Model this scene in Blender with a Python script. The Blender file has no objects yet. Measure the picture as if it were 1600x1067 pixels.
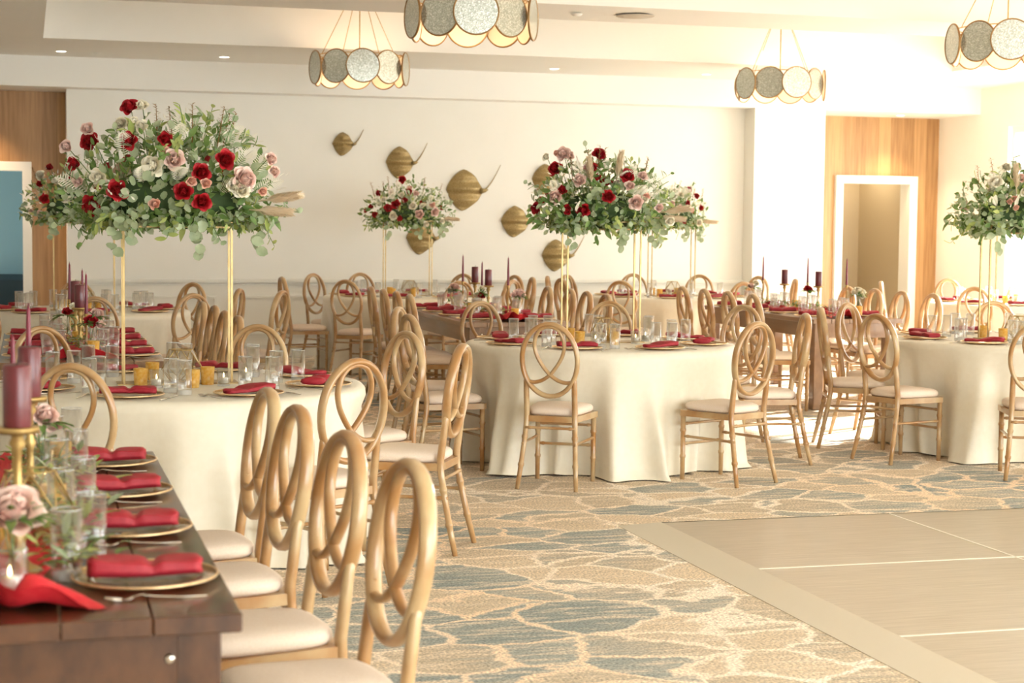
import bpy, math, random
from math import sin, cos, pi, radians, sqrt, atan2, hypot
from mathutils import Vector, Matrix

S = bpy.context.scene
COL = S.collection
# ------------------------------------------------------------------ camera, world, sun, exposure
YAW = radians(15.7); FPX = 2700.0; ROLL = 0.0102; CZ = 1.52
PITCH = math.atan((533.5 - 349.6) / FPX)
cA, sA = cos(YAW), sin(YAW)
_f = Vector((sA * cos(PITCH), cA * cos(PITCH), -sin(PITCH)))
_r0 = Vector((cA, -sA, 0)); _u0 = _r0.cross(_f)
_r = _r0 * cos(ROLL) + _u0 * sin(ROLL)
_u = _u0 * cos(ROLL) - _r0 * sin(ROLL)
CP = Vector((0, 0, CZ))
cam_d = bpy.data.cameras.new('camera'); cam = bpy.data.objects.new('camera', cam_d); COL.objects.link(cam)
cam_d.sensor_width = 36; cam_d.lens = FPX / 1600 * 36
cam_d.clip_start = 0.05; cam_d.clip_end = 300
m = Matrix.Identity(4)
for i in range(3):
    m[i][0] = _r[i]; m[i][1] = _u[i]; m[i][2] = -_f[i]; m[i][3] = CP[i]
cam.matrix_world = m
cam_d.dof.use_dof = True; cam_d.dof.focus_distance = 8.8; cam_d.dof.aperture_fstop = 4.8
S.camera = cam

W = bpy.data.worlds.new('world'); S.world = W; W.use_nodes = True
wn = W.node_tree.nodes; wn['Background'].inputs[0].default_value = (0.945, 1.0, 0.99, 1); wn['Background'].inputs[1].default_value = 3.9

sun_d = bpy.data.lights.new('sun', 'SUN'); sun = bpy.data.objects.new('sun', sun_d); COL.objects.link(sun)
sun_d.energy = 15.0; sun_d.angle = radians(1.0); sun_d.color = (1, .95, .86)
_az = radians(25); _el = radians(21)        # the sun stands off the right-hand windows, a little behind
sd = Vector((cos(_el) * cos(_az), cos(_el) * sin(_az), sin(_el)))
sun.rotation_euler = sd.to_track_quat('Z', 'Y').to_euler()

S.view_settings.view_transform = 'Standard'; S.view_settings.look = 'None'
S.view_settings.gamma = 1.0; S.view_settings.use_curve_mapping = False
S.view_settings.exposure = 1.28
S.cycles.max_bounces = 10; S.cycles.diffuse_bounces = 5; S.cycles.transparent_max_bounces = 24
S.cycles.use_denoising = True; S.cycles.caustics_reflective = False; S.cycles.caustics_refractive = False
S.cycles.sample_clamp_indirect = 6

def ray(px, py):
    return _f + _r * ((px - 800) / FPX) + _u * ((533.5 - py) / FPX)
def atz(px, py, h):
    d = ray(px, py); t = (h - CZ) / d.z; return CP + d * t
def atv(px, py, v):
    d = ray(px, py); return CP + d * (v / d.y)
def dist(x, y):
    return x * sA + y * cA

# ------------------------------------------------------------------ materials
MATS = {}
def mat(name, col=(.8, .8, .8), rough=.5, metal=0.0, **kw):
    if name in MATS: return MATS[name]
    M = bpy.data.materials.new(name); M.use_nodes = True
    b = M.node_tree.nodes['Principled BSDF']
    b.inputs['Base Color'].default_value = (*col, 1); b.inputs['Roughness'].default_value = rough
    b.inputs['Metallic'].default_value = metal
    for k, v in kw.items():
        b.inputs[k.replace('_', ' ')].default_value = v
    MATS[name] = M
    return M
def nodes(M): return M.node_tree.nodes, M.node_tree.links, M.node_tree.nodes['Principled BSDF']
def N(nt, t, **kw):
    n = nt.new(t)
    for k, v in kw.items():
        if hasattr(n, k): setattr(n, k, v)
        else: n.inputs[k].default_value = v
    return n
def ramp(nt, stops):
    r = nt.new('ShaderNodeValToRGB'); e = r.color_ramp.elements
    while len(e) < len(stops): e.new(.5)
    for i, (p, c) in enumerate(stops): e[i].position = p; e[i].color = (*c, 1)
    return r
def noise_mat(name, c1, c2, scale=8, rough=.5, stretch=(1, 1, 1), bump=0.0, lo=.35, hi=.65, metal=0.0, detail=4, rnd=False, **kw):
    if name in MATS: return MATS[name]
    M = mat(name, c1, rough, metal, **kw); nt, L, b = nodes(M)
    tc = N(nt, 'ShaderNodeTexCoord'); mp = N(nt, 'ShaderNodeMapping'); mp.inputs['Scale'].default_value = stretch
    src = tc.outputs['Object']
    if rnd:
        oi = N(nt, 'ShaderNodeObjectInfo'); ml = N(nt, 'ShaderNodeMath', operation='MULTIPLY'); ml.inputs[1].default_value = 37
        L.new(oi.outputs['Random'], ml.inputs[0])
        ad = N(nt, 'ShaderNodeVectorMath', operation='ADD'); L.new(src, ad.inputs[0]); L.new(ml.outputs[0], ad.inputs[1]); src = ad.outputs[0]
    L.new(src, mp.inputs[0])
    n = N(nt, 'ShaderNodeTexNoise'); n.inputs['Scale'].default_value = scale; n.inputs['Detail'].default_value = detail
    L.new(mp.outputs[0], n.inputs['Vector'])
    r = ramp(nt, [(lo, c1), (hi, c2)]); L.new(n.outputs[0], r.inputs[0]); L.new(r.outputs[0], b.inputs['Base Color'])
    if bump:
        bp = N(nt, 'ShaderNodeBump'); bp.inputs['Strength'].default_value = bump; bp.inputs['Distance'].default_value = .01
        L.new(n.outputs[0], bp.inputs['Height']); L.new(bp.outputs[0], b.inputs['Normal'])
    return M
def glass_mat(name, tint=(1, 1, 1), edge=.55, base=.06, rough=.03):
    M = bpy.data.materials.new(name); M.use_nodes = True; nt = M.node_tree.nodes; L = M.node_tree.links
    nt.remove(nt['Principled BSDF']); out = nt['Material Output']
    tr = N(nt, 'ShaderNodeBsdfTransparent'); tr.inputs[0].default_value = (*tint, 1)
    gl = N(nt, 'ShaderNodeBsdfGlossy'); gl.inputs['Roughness'].default_value = rough
    lw = N(nt, 'ShaderNodeLayerWeight'); lw.inputs[0].default_value = .35
    mr = N(nt, 'ShaderNodeMapRange'); mr.inputs['To Min'].default_value = base; mr.inputs['To Max'].default_value = edge
    L.new(lw.outputs['Facing'], mr.inputs['Value'])
    mx = N(nt, 'ShaderNodeMixShader'); L.new(mr.outputs[0], mx.inputs[0]); L.new(tr.outputs[0], mx.inputs[1]); L.new(gl.outputs[0], mx.inputs[2])
    L.new(mx.outputs[0], out.inputs['Surface']); MATS[name] = M
    return M
def emis(name, col, st):
    M = mat(name, col, .5); b = M.node_tree.nodes['Principled BSDF']
    b.inputs['Emission Color'].default_value = (*col, 1); b.inputs['Emission Strength'].default_value = st
    return M

M_wall = noise_mat('wall paint', (.86, .84, .775), (.87, .85, .79), 3, .75)
M_ceil = noise_mat('ceiling paint', (.88, .86, .81), (.89, .87, .82), 2, .8)
M_trim = mat('trim paint', (.80, .78, .71), .4)
M_white = mat('white casing', (.86, .85, .80), .4)
M_hall = mat('hall paint', (.62, .53, .38), .7)
M_teal = mat('teal paint', (.19, .33, .39), .7)
M_dark = mat('dark upholstery', (.012, .03, .04), .7)
M_chair = noise_mat('washed oak', (.40, .198, .066), (.54, .38, .20), 5.5, .30, (1, 1, 1), .0, .38, .66, rnd=True, Coat_Weight=.5)
M_cush = noise_mat('seat fabric', (.80, .66, .54), (.84, .71, .60), 160, .85, bump=.15)
M_cloth = noise_mat('ivory satin', (.80, .73, .59), (.82, .755, .62), 30, .45, bump=.02, Sheen_Weight=.15)
M_nap = noise_mat('crimson cloth', (.34, .010, .022), (.40, .016, .030), 60, .6, bump=.06)
M_run = noise_mat('scarlet chiffon', (.60, .012, .025), (.68, .03, .04), 40, .6, bump=.08)
M_plate = glass_mat('charger glass', (.90, .76, .58), .6, .20, .08)
M_goldrim = noise_mat('gold rim', (.75, .52, .28), (.9, .68, .4), 60, .3, metal=.85)
M_gold = noise_mat('brushed gold', (.42, .29, .12), (.50, .36, .17), 20, .40, metal=.7)
M_brass = noise_mat('matte gold', (.42, .27, .09), (.54, .38, .15), 30, .40, metal=.7)
M_steel = mat('silver cutlery', (.75, .70, .64), .18, 1.0)
M_glass = glass_mat('clear glass', (.99, .99, .985), .55, .05)
M_base = mat('thick glass base', (.88, .88, .86), .1, Alpha=.45)
M_pane = glass_mat('window glass', (1, 1, 1), .12, .02)
M_terr = glass_mat('terrarium glass', (.97, .96, .92), .5, .10)
M_cand = noise_mat('burgundy wax', (.115, .012, .018), (.14, .017, .024), 20, .35, Coat_Weight=.25)
M_taper = mat('taper wax', (.19, .015, .035), .35)
M_wax = mat('white wax', (.85, .80, .70), .5)
M_flame = emis('flame', (1, .75, .35), 6)
M_wick = mat('wick', (.03, .02, .02), .8)
M_mirror = None
def mirror_mat():
    M = mat('antique mirror', (.5, .52, .48), .22, .75); nt, L, b = nodes(M)
    tc = N(nt, 'ShaderNodeTexCoord'); v = N(nt, 'ShaderNodeTexVoronoi'); v.inputs['Scale'].default_value = 130
    L.new(tc.outputs['Object'], v.inputs['Vector'])
    r = ramp(nt, [(.0, (.42, .44, .38)), (.55, (.60, .62, .55)), (1, (.92, .92, .86))]); L.new(v.outputs['Color'], r.inputs[0])
    L.new(r.outputs[0], b.inputs['Base Color'])
    bp = N(nt, 'ShaderNodeBump'); bp.inputs['Strength'].default_value = .18; bp.inputs['Distance'].default_value = .003
    L.new(v.outputs['Distance'], bp.inputs['Height']); L.new(bp.outputs[0], b.inputs['Normal'])
    return M
M_mirror = mirror_mat()
M_frame = mat('aged bronze', (.34, .20, .08), .4, .6)
M_lining = mat('cream lining', (.80, .68, .55), .6)
M_ray = noise_mat('bronze wicker', (.24, .16, .055), (.46, .34, .15), 90, .4, (1, 1, 1), .3, .3, .7, metal=.35)
def amber_mat():
    M = mat('mercury gold glass', (.95, .62, .14), .22); nt, L, b = nodes(M)
    tc = N(nt, 'ShaderNodeTexCoord'); n = N(nt, 'ShaderNodeTexNoise'); n.inputs['Scale'].default_value = 60
    L.new(tc.outputs['Object'], n.inputs['Vector'])
    r = ramp(nt, [(.35, (.85, .48, .06)), (.7, (1, .78, .30))]); L.new(n.outputs[0], r.inputs[0]); L.new(r.outputs[0], b.inputs['Base Color'])
    tl = N(nt, 'ShaderNodeBsdfTranslucent'); tl.inputs[0].default_value = (1, .68, .2, 1)
    mx = N(nt, 'ShaderNodeMixShader'); mx.inputs[0].default_value = .4
    L.new(b.outputs[0], mx.inputs[1]); L.new(tl.outputs[0], mx.inputs[2]); L.new(mx.outputs[0], nt['Material Output'].inputs['Surface'])
    return M
M_amber = amber_mat()
def leaf_mat(name, c1, c2, rough=.45):
    M = noise_mat(name, c1, c2, 14, rough); nt, L, b = nodes(M)
    tl = N(nt, 'ShaderNodeBsdfTranslucent'); tl.inputs[0].default_value = (*[min(1, x * 1.4) for x in c2], 1)
    mx = N(nt, 'ShaderNodeMixShader'); mx.inputs[0].default_value = .3
    L.new(b.outputs[0], mx.inputs[1]); L.new(tl.outputs[0], mx.inputs[2]); L.new(mx.outputs[0], nt['Material Output'].inputs['Surface'])
    return M
M_euc = leaf_mat('eucalyptus leaf', (.25, .34, .19), (.50, .57, .38))
M_rus = leaf_mat('dark green leaf', (.08, .16, .045), (.22, .34, .10))
M_lime = leaf_mat('lime leaf', (.32, .42, .10), (.52, .58, .22))
M_fern = leaf_mat('bleached fern', (.82, .76, .60), (.88, .83, .70))
M_pamp = leaf_mat('pampas plume', (.82, .62, .44), (.88, .74, .58))
M_twig = leaf_mat('rust sprig', (.30, .12, .05), (.36, .24, .08))
M_stem = mat('stem green', (.16, .24, .08), .6)
M_red = noise_mat('red rose petal', (.34, .004, .010), (.50, .009, .018), 30, .55)
M_blush = noise_mat('blush rose petal', (.86, .58, .50), (.88, .68, .60), 20, .5)
M_cream = noise_mat('cream rose petal', (.90, .82, .62), (.92, .87, .74), 20, .5)
M_peach = noise_mat('peach bud petal', (.86, .46, .34), (.88, .58, .46), 20, .5)

def wood_table(name, c1, c2):
    M = noise_mat(name, c1, c2, 2.2, .30, (9, .7, 5), .06, .3, .7, rnd=True, Coat_Weight=.5); return M
M_tabA = wood_table('dark walnut stain', (.045, .016, .008), (.12, .048, .020))
M_tabB = wood_table('worn oak stain', (.20, .11, .055), (.34, .20, .11))
M_tabD = wood_table('warm oak stain', (.19, .098, .045), (.28, .155, .08))

def plank_mat():
    M = mat('oak wall planks', (.5, .3, .15), .45); nt, L, b = nodes(M)
    tc = N(nt, 'ShaderNodeTexCoord'); sx = N(nt, 'ShaderNodeSeparateXYZ'); L.new(tc.outputs['Object'], sx.inputs[0])
    dv = N(nt, 'ShaderNodeMath', operation='DIVIDE'); dv.inputs[1].default_value = .17; L.new(sx.outputs[0], dv.inputs[0])
    fl = N(nt, 'ShaderNodeMath', operation='FLOOR'); L.new(dv.outputs[0], fl.inputs[0])
    wn_ = N(nt, 'ShaderNodeTexWhiteNoise', noise_dimensions='1D'); L.new(fl.outputs[0], wn_.inputs['W'])
    mp = N(nt, 'ShaderNodeMapping'); mp.inputs['Scale'].default_value = (14, 14, .8); L.new(tc.outputs['Object'], mp.inputs[0])
    n = N(nt, 'ShaderNodeTexNoise'); n.inputs['Scale'].default_value = 2.2; n.inputs['Detail'].default_value = 5; L.new(mp.outputs[0], n.inputs['Vector'])
    ad = N(nt, 'ShaderNodeMath', operation='MULTIPLY_ADD'); ad.inputs[1].default_value = .45; L.new(wn_.outputs[0], ad.inputs[0]); L.new(n.outputs[0], ad.inputs[2])
    r = ramp(nt, [(.35, (.33, .17, .065)), (.95, (.56, .33, .15))]); L.new(ad.outputs[0], r.inputs[0]); L.new(r.outputs[0], b.inputs['Base Color'])
    return M
M_plank = plank_mat()

def carpet_mat():
    M = mat('patterned carpet', (.6, .5, .4), .95); nt, L, b = nodes(M)
    tc = N(nt, 'ShaderNodeTexCoord')
    rot = N(nt, 'ShaderNodeMapping'); rot.inputs['Rotation'].default_value = (0, 0, radians(6)); rot.inputs['Scale'].default_value = (1.0, 1.25, 1)
    L.new(tc.outputs['Object'], rot.inputs[0])
    n1 = N(nt, 'ShaderNodeTexNoise'); n1.inputs['Scale'].default_value = 1.6; n1.inputs['Detail'].default_value = 6; n1.inputs['Roughness'].default_value = .62
    L.new(rot.outputs[0], n1.inputs['Vector'])
    sb = N(nt, 'ShaderNodeVectorMath', operation='SUBTRACT'); sb.inputs[1].default_value = (.5, .5, .5); L.new(n1.outputs['Color'], sb.inputs[0])
    sc = N(nt, 'ShaderNodeVectorMath', operation='SCALE'); sc.inputs['Scale'].default_value = .42; L.new(sb.outputs[0], sc.inputs[0])
    ad = N(nt, 'ShaderNodeVectorMath', operation='ADD'); L.new(rot.outputs[0], ad.inputs[0]); L.new(sc.outputs[0], ad.inputs[1])
    v = N(nt, 'ShaderNodeTexVoronoi', feature='DISTANCE_TO_EDGE'); v.inputs['Scale'].default_value = 2.5; L.new(ad.outputs[0], v.inputs['Vector'])
    v2 = N(nt, 'ShaderNodeTexVoronoi', feature='F1'); v2.inputs['Scale'].default_value = 2.5; L.new(ad.outputs[0], v2.inputs['Vector'])
    # fine yarn speckle and long streaks
    fs = N(nt, 'ShaderNodeTexNoise'); fs.inputs['Scale'].default_value = 90; fs.inputs['Detail'].default_value = 3; L.new(tc.outputs['Object'], fs.inputs['Vector'])
    ms = N(nt, 'ShaderNodeMapping'); ms.inputs['Rotation'].default_value = (0, 0, radians(-10)); ms.inputs['Scale'].default_value = (3, 22, 1); L.new(tc.outputs['Object'], ms.inputs[0])
    st = N(nt, 'ShaderNodeTexNoise'); st.inputs['Scale'].default_value = 1.0; st.inputs['Detail'].default_value = 5; st.inputs['Roughness'].default_value = .7; L.new(ms.outputs[0], st.inputs['Vector'])
    big = N(nt, 'ShaderNodeTexNoise'); big.inputs['Scale'].default_value = .45; big.inputs['Detail'].default_value = 2; L.new(tc.outputs['Object'], big.inputs['Vector'])
    sp = N(nt, 'ShaderNodeSeparateColor'); L.new(v2.outputs['Color'], sp.inputs[0])
    # cell tone = random + big + streak
    a1 = N(nt, 'ShaderNodeMath', operation='MULTIPLY_ADD'); a1.inputs[1].default_value = .42; L.new(sp.outputs[0], a1.inputs[0]); L.new(big.outputs[0], a1.inputs[2])
    a2 = N(nt, 'ShaderNodeMath', operation='MULTIPLY_ADD'); a2.inputs[1].default_value = .45; L.new(st.outputs[0], a2.inputs[0]); L.new(a1.outputs[0], a2.inputs[2])
    cell = ramp(nt, [(.50, (.235, .27, .265)), (.72, (.36, .365, .33)), (.84, (.54, .44, .32)), (1.0, (.68, .55, .40))])
    cell.color_ramp.elements[0].position = .55
    a3 = N(nt, 'ShaderNodeMath', operation='MULTIPLY'); a3.inputs[1].default_value = .88; L.new(a2.outputs[0], a3.inputs[0]); L.new(a3.outputs[0], cell.inputs[0])
    # edge mask with ragged border
    e1 = N(nt, 'ShaderNodeMath', operation='MULTIPLY_ADD'); e1.inputs[1].default_value = .16; L.new(st.outputs[0], e1.inputs[0]); L.new(v.outputs['Distance'], e1.inputs[2])
    em = N(nt, 'ShaderNodeMapRange'); em.inputs['From Min'].default_value = .105; em.inputs['From Max'].default_value = .135; L.new(e1.outputs[0], em.inputs['Value'])
    # streak overlay towards cream
    so = N(nt, 'ShaderNodeMapRange'); so.inputs['From Min'].default_value = .50; so.inputs['From Max'].default_value = .60; so.inputs['To Max'].default_value = .85; L.new(st.outputs[0], so.inputs['Value'])
    mxs = N(nt, 'ShaderNodeMix', data_type='RGBA'); L.new(so.outputs[0], mxs.inputs[0]); L.new(cell.outputs[0], mxs.inputs[6]); mxs.inputs[7].default_value = (.68, .58, .46, 1)
    vein = ramp(nt, [(.4, (.82, .64, .47)), (.6, (.86, .77, .66))]); L.new(big.outputs[0], vein.inputs[0])
    mx = N(nt, 'ShaderNodeMix', data_type='RGBA'); L.new(em.outputs[0], mx.inputs[0]); L.new(vein.outputs[0], mx.inputs[6]); L.new(mxs.outputs[2], mx.inputs[7])
    # speckle
    sr = N(nt, 'ShaderNodeMapRange'); sr.inputs['From Min'].default_value = .3; sr.inputs['From Max'].default_value = .7; sr.inputs['To Min'].default_value = .58; sr.inputs['To Max'].default_value = 1.6; L.new(fs.outputs[0], sr.inputs['Value'])
    mu = N(nt, 'ShaderNodeVectorMath', operation='SCALE'); L.new(mx.outputs[2], mu.inputs[0]); L.new(sr.outputs[0], mu.inputs['Scale'])
    L.new(mu.outputs[0], b.inputs['Base Color'])
    bp = N(nt, 'ShaderNodeBump'); bp.inputs['Strength'].default_value = .3; bp.inputs['Distance'].default_value = .01; L.new(fs.outputs[0], bp.inputs['Height']); L.new(bp.outputs[0], b.inputs['Normal'])
    return M
M_carpet = carpet_mat()
M_dance = noise_mat('grey oak laminate', (.40, .33, .245), (.52, .445, .35), 5, .33, (.7, 16, 1), .0, .3, .7)
M_ramp = mat('beige edge ramp', (.66, .59, .48), .4)
M_seam = mat('white seam', (.88, .84, .74), .4)

# ------------------------------------------------------------------ mesh helpers
class MB:
    def __init__(s): s.v = []; s.f = []; s.sm = []
    def add(s, vs, fs, smooth=True):
        o = len(s.v); s.v += [tuple(p) for p in vs]; s.f += [tuple(o + i for i in f) for f in fs]; s.sm += [smooth] * len(fs); return s
    def box(s, x0, x1, y0, y1, z0, z1, M=None):
        vs = [(x, y, z) for x in (x0, x1) for y in (y0, y1) for z in (z0, z1)]
        if M: vs = [M @ Vector(p) for p in vs]
        s.add(vs, [(0, 1, 3, 2), (4, 6, 7, 5), (0, 4, 5, 1), (2, 3, 7, 6), (0, 2, 6, 4), (1, 5, 7, 3)], False); return s
    def rbox(s, x0, x1, y0, y1, z0, z1, b=.004):
        # box with chamfered edges
        pts = []; 
        for (zz, ins) in ((z0, b), (z0 + b, 0), (z1 - b, 0), (z1, b)):
            a0, a1, c0, c1 = x0 + ins, x1 - ins, y0 + ins, y1 - ins
            k = b if ins == 0 else b * .5
            pts += [(a0 + k, c0, zz), (a1 - k, c0, zz), (a1, c0 + k, zz), (a1, c1 - k, zz), (a1 - k, c1, zz), (a0 + k, c1, zz), (a0, c1 - k, zz), (a0, c0 + k, zz)]
        fs = [tuple(range(7, -1, -1)), tuple(range(24, 32))]
        for j in range(3):
            for i in range(8): fs.append((j * 8 + i, j * 8 + (i + 1) % 8, (j + 1) * 8 + (i + 1) % 8, (j + 1) * 8 + i))
        s.add(pts, fs, False); return s
    def lathe(s, prof, c=(0, 0, 0), n=20, cap=True, flute=0, fn=0):
        vs = []; fs = []
        for (r, z) in prof:
            for i in range(n):
                a = 2 * pi * i / n; rr = r * (1 + flute * cos(fn * a)) if fn else r
                vs.append((c[0] + rr * cos(a), c[1] + rr * sin(a), c[2] + z))
        for j in range(len(prof) - 1):
            for i in range(n): fs.append((j * n + i, j * n + (i + 1) % n, (j + 1) * n + (i + 1) % n, (j + 1) * n + i))
        if cap:
            if prof[0][0] > 1e-5: fs.append(tuple(range(n - 1, -1, -1)))
            if prof[-1][0] > 1e-5: fs.append(tuple((len(prof) - 1) * n + i for i in range(n)))
        s.add(vs, fs); return s
    def tube(s, pts, rad, n=8, cap=True):
        pts = [Vector(p) for p in pts]; m = len(pts)
        if not hasattr(rad, '__len__'): rad = [rad] * m
        vs = []; fs = []; ref = None
        for i, p in enumerate(pts):
            t = (pts[min(i + 1, m - 1)] - pts[max(i - 1, 0)])
            t = t.normalized() if t.length > 1e-9 else Vector((0, 0, 1))
            if ref is None: ref = Vector((1, 0, 0)) if abs(t.x) < .8 else Vector((0, 1, 0))
            a = (ref - t * ref.dot(t)).normalized(); ref = a; b = t.cross(a)
            for k in range(n):
                q = 2 * pi * k / n; vs.append(p + (a * cos(q) + b * sin(q)) * rad[i])
        for j in range(m - 1):
            for k in range(n): fs.append((j * n + k, j * n + (k + 1) % n, (j + 1) * n + (k + 1) % n, (j + 1) * n + k))
        if cap: fs.append(tuple(range(n - 1, -1, -1))); fs.append(tuple((m - 1) * n + i for i in range(n)))
        s.add(vs, fs); return s
    def strip(s, pts, nrm, w, d, closed=False):
        # sweep of a rounded rectangle, w across the curve in its plane, d along the plane normal
        pts = [Vector(p) for p in pts]; m = len(pts); nrm = Vector(nrm).normalized()
        c = .3; sec = [(-.5, -.5 + c), (-.5 + c, -.5), (.5 - c, -.5), (.5, -.5 + c), (.5, .5 - c), (.5 - c, .5), (-.5 + c, .5), (-.5, .5 - c)]
        vs = []; fs = []; n = 8
        for i, p in enumerate(pts):
            if closed: t = pts[(i + 1) % m] - pts[i - 1]
            else: t = pts[min(i + 1, m - 1)] - pts[max(i - 1, 0)]
            t.normalize(); a = t.cross(nrm).normalized()
            for (x, y) in sec: vs.append(p + a * (x * w) + nrm * (y * d))
        for j in range(m if closed else m - 1):
            j2 = (j + 1) % m
            for k in range(n): fs.append((j * n + k, j * n + (k + 1) % n, j2 * n + (k + 1) % n, j2 * n + k))
        if not closed: fs.append(tuple(range(n - 1, -1, -1))); fs.append(tuple((m - 1) * n + i for i in range(n)))
        s.add(vs, fs); return s
    def ball(s, c, r, n=10, m=6, sq=(1, 1, 1)):
        vs = []; fs = []
        for j in range(m + 1):
            ph = pi * j / m
            for i in range(n):
                a = 2 * pi * i / n; vs.append((c[0] + r * sq[0] * sin(ph) * cos(a), c[1] + r * sq[1] * sin(ph) * sin(a), c[2] - r * sq[2] * cos(ph)))
        for j in range(m):
            for i in range(n): fs.append((j * n + i, j * n + (i + 1) % n, (j + 1) * n + (i + 1) % n, (j + 1) * n + i))
        s.add(vs, fs); return s
    def mesh(s, name):
        me = bpy.data.meshes.new(name); me.from_pydata(s.v, [], s.f); me.polygons.foreach_set('use_smooth', s.sm); me.update(); return me
    def build(s, name, M, parent=None, loc=None):
        return link(name, s.mesh(name), M, parent, loc)
def link(name, me, M, parent=None, loc=None):
    if M and not me.materials: me.materials.append(M)
    o = bpy.data.objects.new(name, me); COL.objects.link(o)
    if parent: o.parent = parent
    if loc is not None: o.location = loc
    return o
LABELS = {}
def tag(o, label, cat, group=None):
    if label in LABELS: print('DUP LABEL', label)
    if len(label.split()) > 16 or len(label.split()) < 4: print('LABEL LENGTH', len(label.split()), label)
    LABELS[label] = 1
    o['label'] = label; o['category'] = cat
    if group: o['group'] = group
    return o
def thing(name, label, cat, loc=(0, 0, 0), rz=0, group=None):
    o = bpy.data.objects.new(name, None); COL.objects.link(o); o.empty_display_size = .1
    o.location = loc; o.rotation_euler = (0, 0, rz); tag(o, label, cat, group); return o
def struct(name, mb, M, parent=None):
    o = mb.build(name, M, parent)
    if not parent: o['kind'] = 'structure'
    return o
def clone(o, loc, rz, label, group=None):
    r = o.copy(); COL.objects.link(r); r.location = loc; r.rotation_euler = (0, 0, rz)
    for ch in o.children:
        c = ch.copy(); COL.objects.link(c); c.parent = r
        for g in ch.children:
            d = g.copy(); COL.objects.link(d); d.parent = c
    tag(r, label, o['category'], group or o.get('group'))
    return r
PROTO = {}
def place(kind, maker, loc, rz, label, group):
    """first call builds the thing itself, later calls copy it"""
    if kind not in PROTO:
        o = maker(label, group); o.location = loc; o.rotation_euler = (0, 0, rz); PROTO[kind] = o; return o
    return clone(PROTO[kind], loc, rz, label, group)

# ------------------------------------------------------------------ the room
V_W = 19.5; V_F1 = 19.2; U_R = 11.4; U_L = -6.0
struct('floor', MB().box(U_L - .2, 14, -3, 23.5, -.1, 0), M_carpet)
# back wall with its recesses
b = MB(); b.box(.43, 8.38, V_W, V_W + .15, 0, 2.93); struct('wall_back', b, M_wall)
b = MB(); b.box(8.38, 9.30, V_F1, 20.4, 0, 2.93); struct('wall_pillar', b, M_wall)
b = MB(); b.box(9.15, 11.4, 20.2, 20.36, 2.18, 2.93); b.box(9.15, 9.93, 20.2, 20.36, 0, 2.18); b.box(11.08, 11.4, 20.2, 20.36, 0, 2.18)
struct('wall_panel_right', b, M_plank)
b = MB(); b.box(.05, .58, 20.0, 20.16, 0, 2.15); b.box(-3.6, .58, 20.0, 20.16, 2.15, 2.93); b.box(-3.6, -1.0, 20, 20.16, 0, 2.15)
struct('wall_panel_left', b, M_plank)
struct('wall_return', MB().box(.43, .58, V_W + .15, 20.0, 0, 2.93), M_wall)
b = MB(); b.box(-6, -3.6, V_W, V_W + .15, 0, 2.93); b.box(-3.75, -3.6, V_W, 20.0, 0, 2.93); struct('wall_back_left', b, M_wall)
# right wall with tall windows
b = MB(); wins = [(16.05, 18.55), (13.1, 15.7), (4.1, 7.3), (.35, 3.55)]
b.box(U_R, U_R + .2, 18.55, 20.36, 0, 3.25)
for i, (a, c) in enumerate(wins):
    b.box(U_R, U_R + .2, a, c, 2.75, 3.25)
    lo = wins[i + 1][1] if i + 1 < len(wins) else -3
    b.box(U_R, U_R + .2, lo, a, 0, 3.25)
struct('wall_right', b, M_wall)
for i, (a, c) in enumerate(wins):
    w = struct('window_%d' % (i + 1), MB().box(U_R + .09, U_R + .10, a + .06, c - .06, .08, 2.67), M_pane)
    w['kind'] = 'structure'
    f = MB()
    f.box(U_R + .06, U_R + .14, a, a + .06, .08, 2.67).box(U_R + .06, U_R + .14, c - .06, c, .08, 2.67)
    f.box(U_R + .06, U_R + .14, a, c, 2.67, 2.75).box(U_R + .06, U_R + .14, a, c, 0, .08)
    mid = (a + c) / 2; f.box(U_R + .06, U_R + .14, mid - .035, mid + .035, .08, 2.67)
    f.build('window_frame', M_white, w)
# left wall, its unseen near end extended to shut out light
b = MB(); b.box(U_L - .15, U_L, -3, V_W + .15, 0, 3.25); struct('wall_left', b, M_wall)
b = MB(); b.box(U_L, 1.2, -3.2, -3.0, 0, 3.25); struct('wall_light_block', b, M_wall)      # added unseen wall blocks light from behind left; rest of this side stays open
# ceiling: perimeter soffit, cross beams and trays
b = MB()
b.box(U_L, U_R, 17.30, V_F1 + .1, 3.25, 3.35)                 # soffit with the downlights
b.box(U_L, U_R + .2, V_F1, 20.5, 2.93, 3.25)              # dropped bulkhead over the back wall
b.box(U_L, .17, -3, 17.3, 3.25, 3.35); b.box(9.9, U_R, -3, 17.3, 3.25, 3.35)
b.box(.17, 9.9, 13.15, 14.15, 3.25, 3.35); b.box(.17, 9.9, 9.1, 10.1, 3.25, 3.35); b.box(.17, 9.9, 5.0, 6.0, 3.25, 3.35); b.box(.17, 9.9, -3, 1.9, 3.25, 3.35)
struct('ceiling', b, M_ceil)
b = MB(); 
for (a, c) in ((14.15, 17.3), (10.1, 13.15), (6.0, 9.1), (1.9, 5.0)):
    b.box(.07, .17, a, c, 3.35, 3.9); b.box(9.9, 10.0, a, c, 3.35, 3.9); b.box(.07, 10, c, c + .08, 3.35, 3.9); b.box(.07, 10, a - .08, a, 3.35, 3.9)
    b.box(.0, 10.1, a - .1, c + .1, 3.9, 4.0)
struct('ceiling_tray', b, M_ceil)
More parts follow.
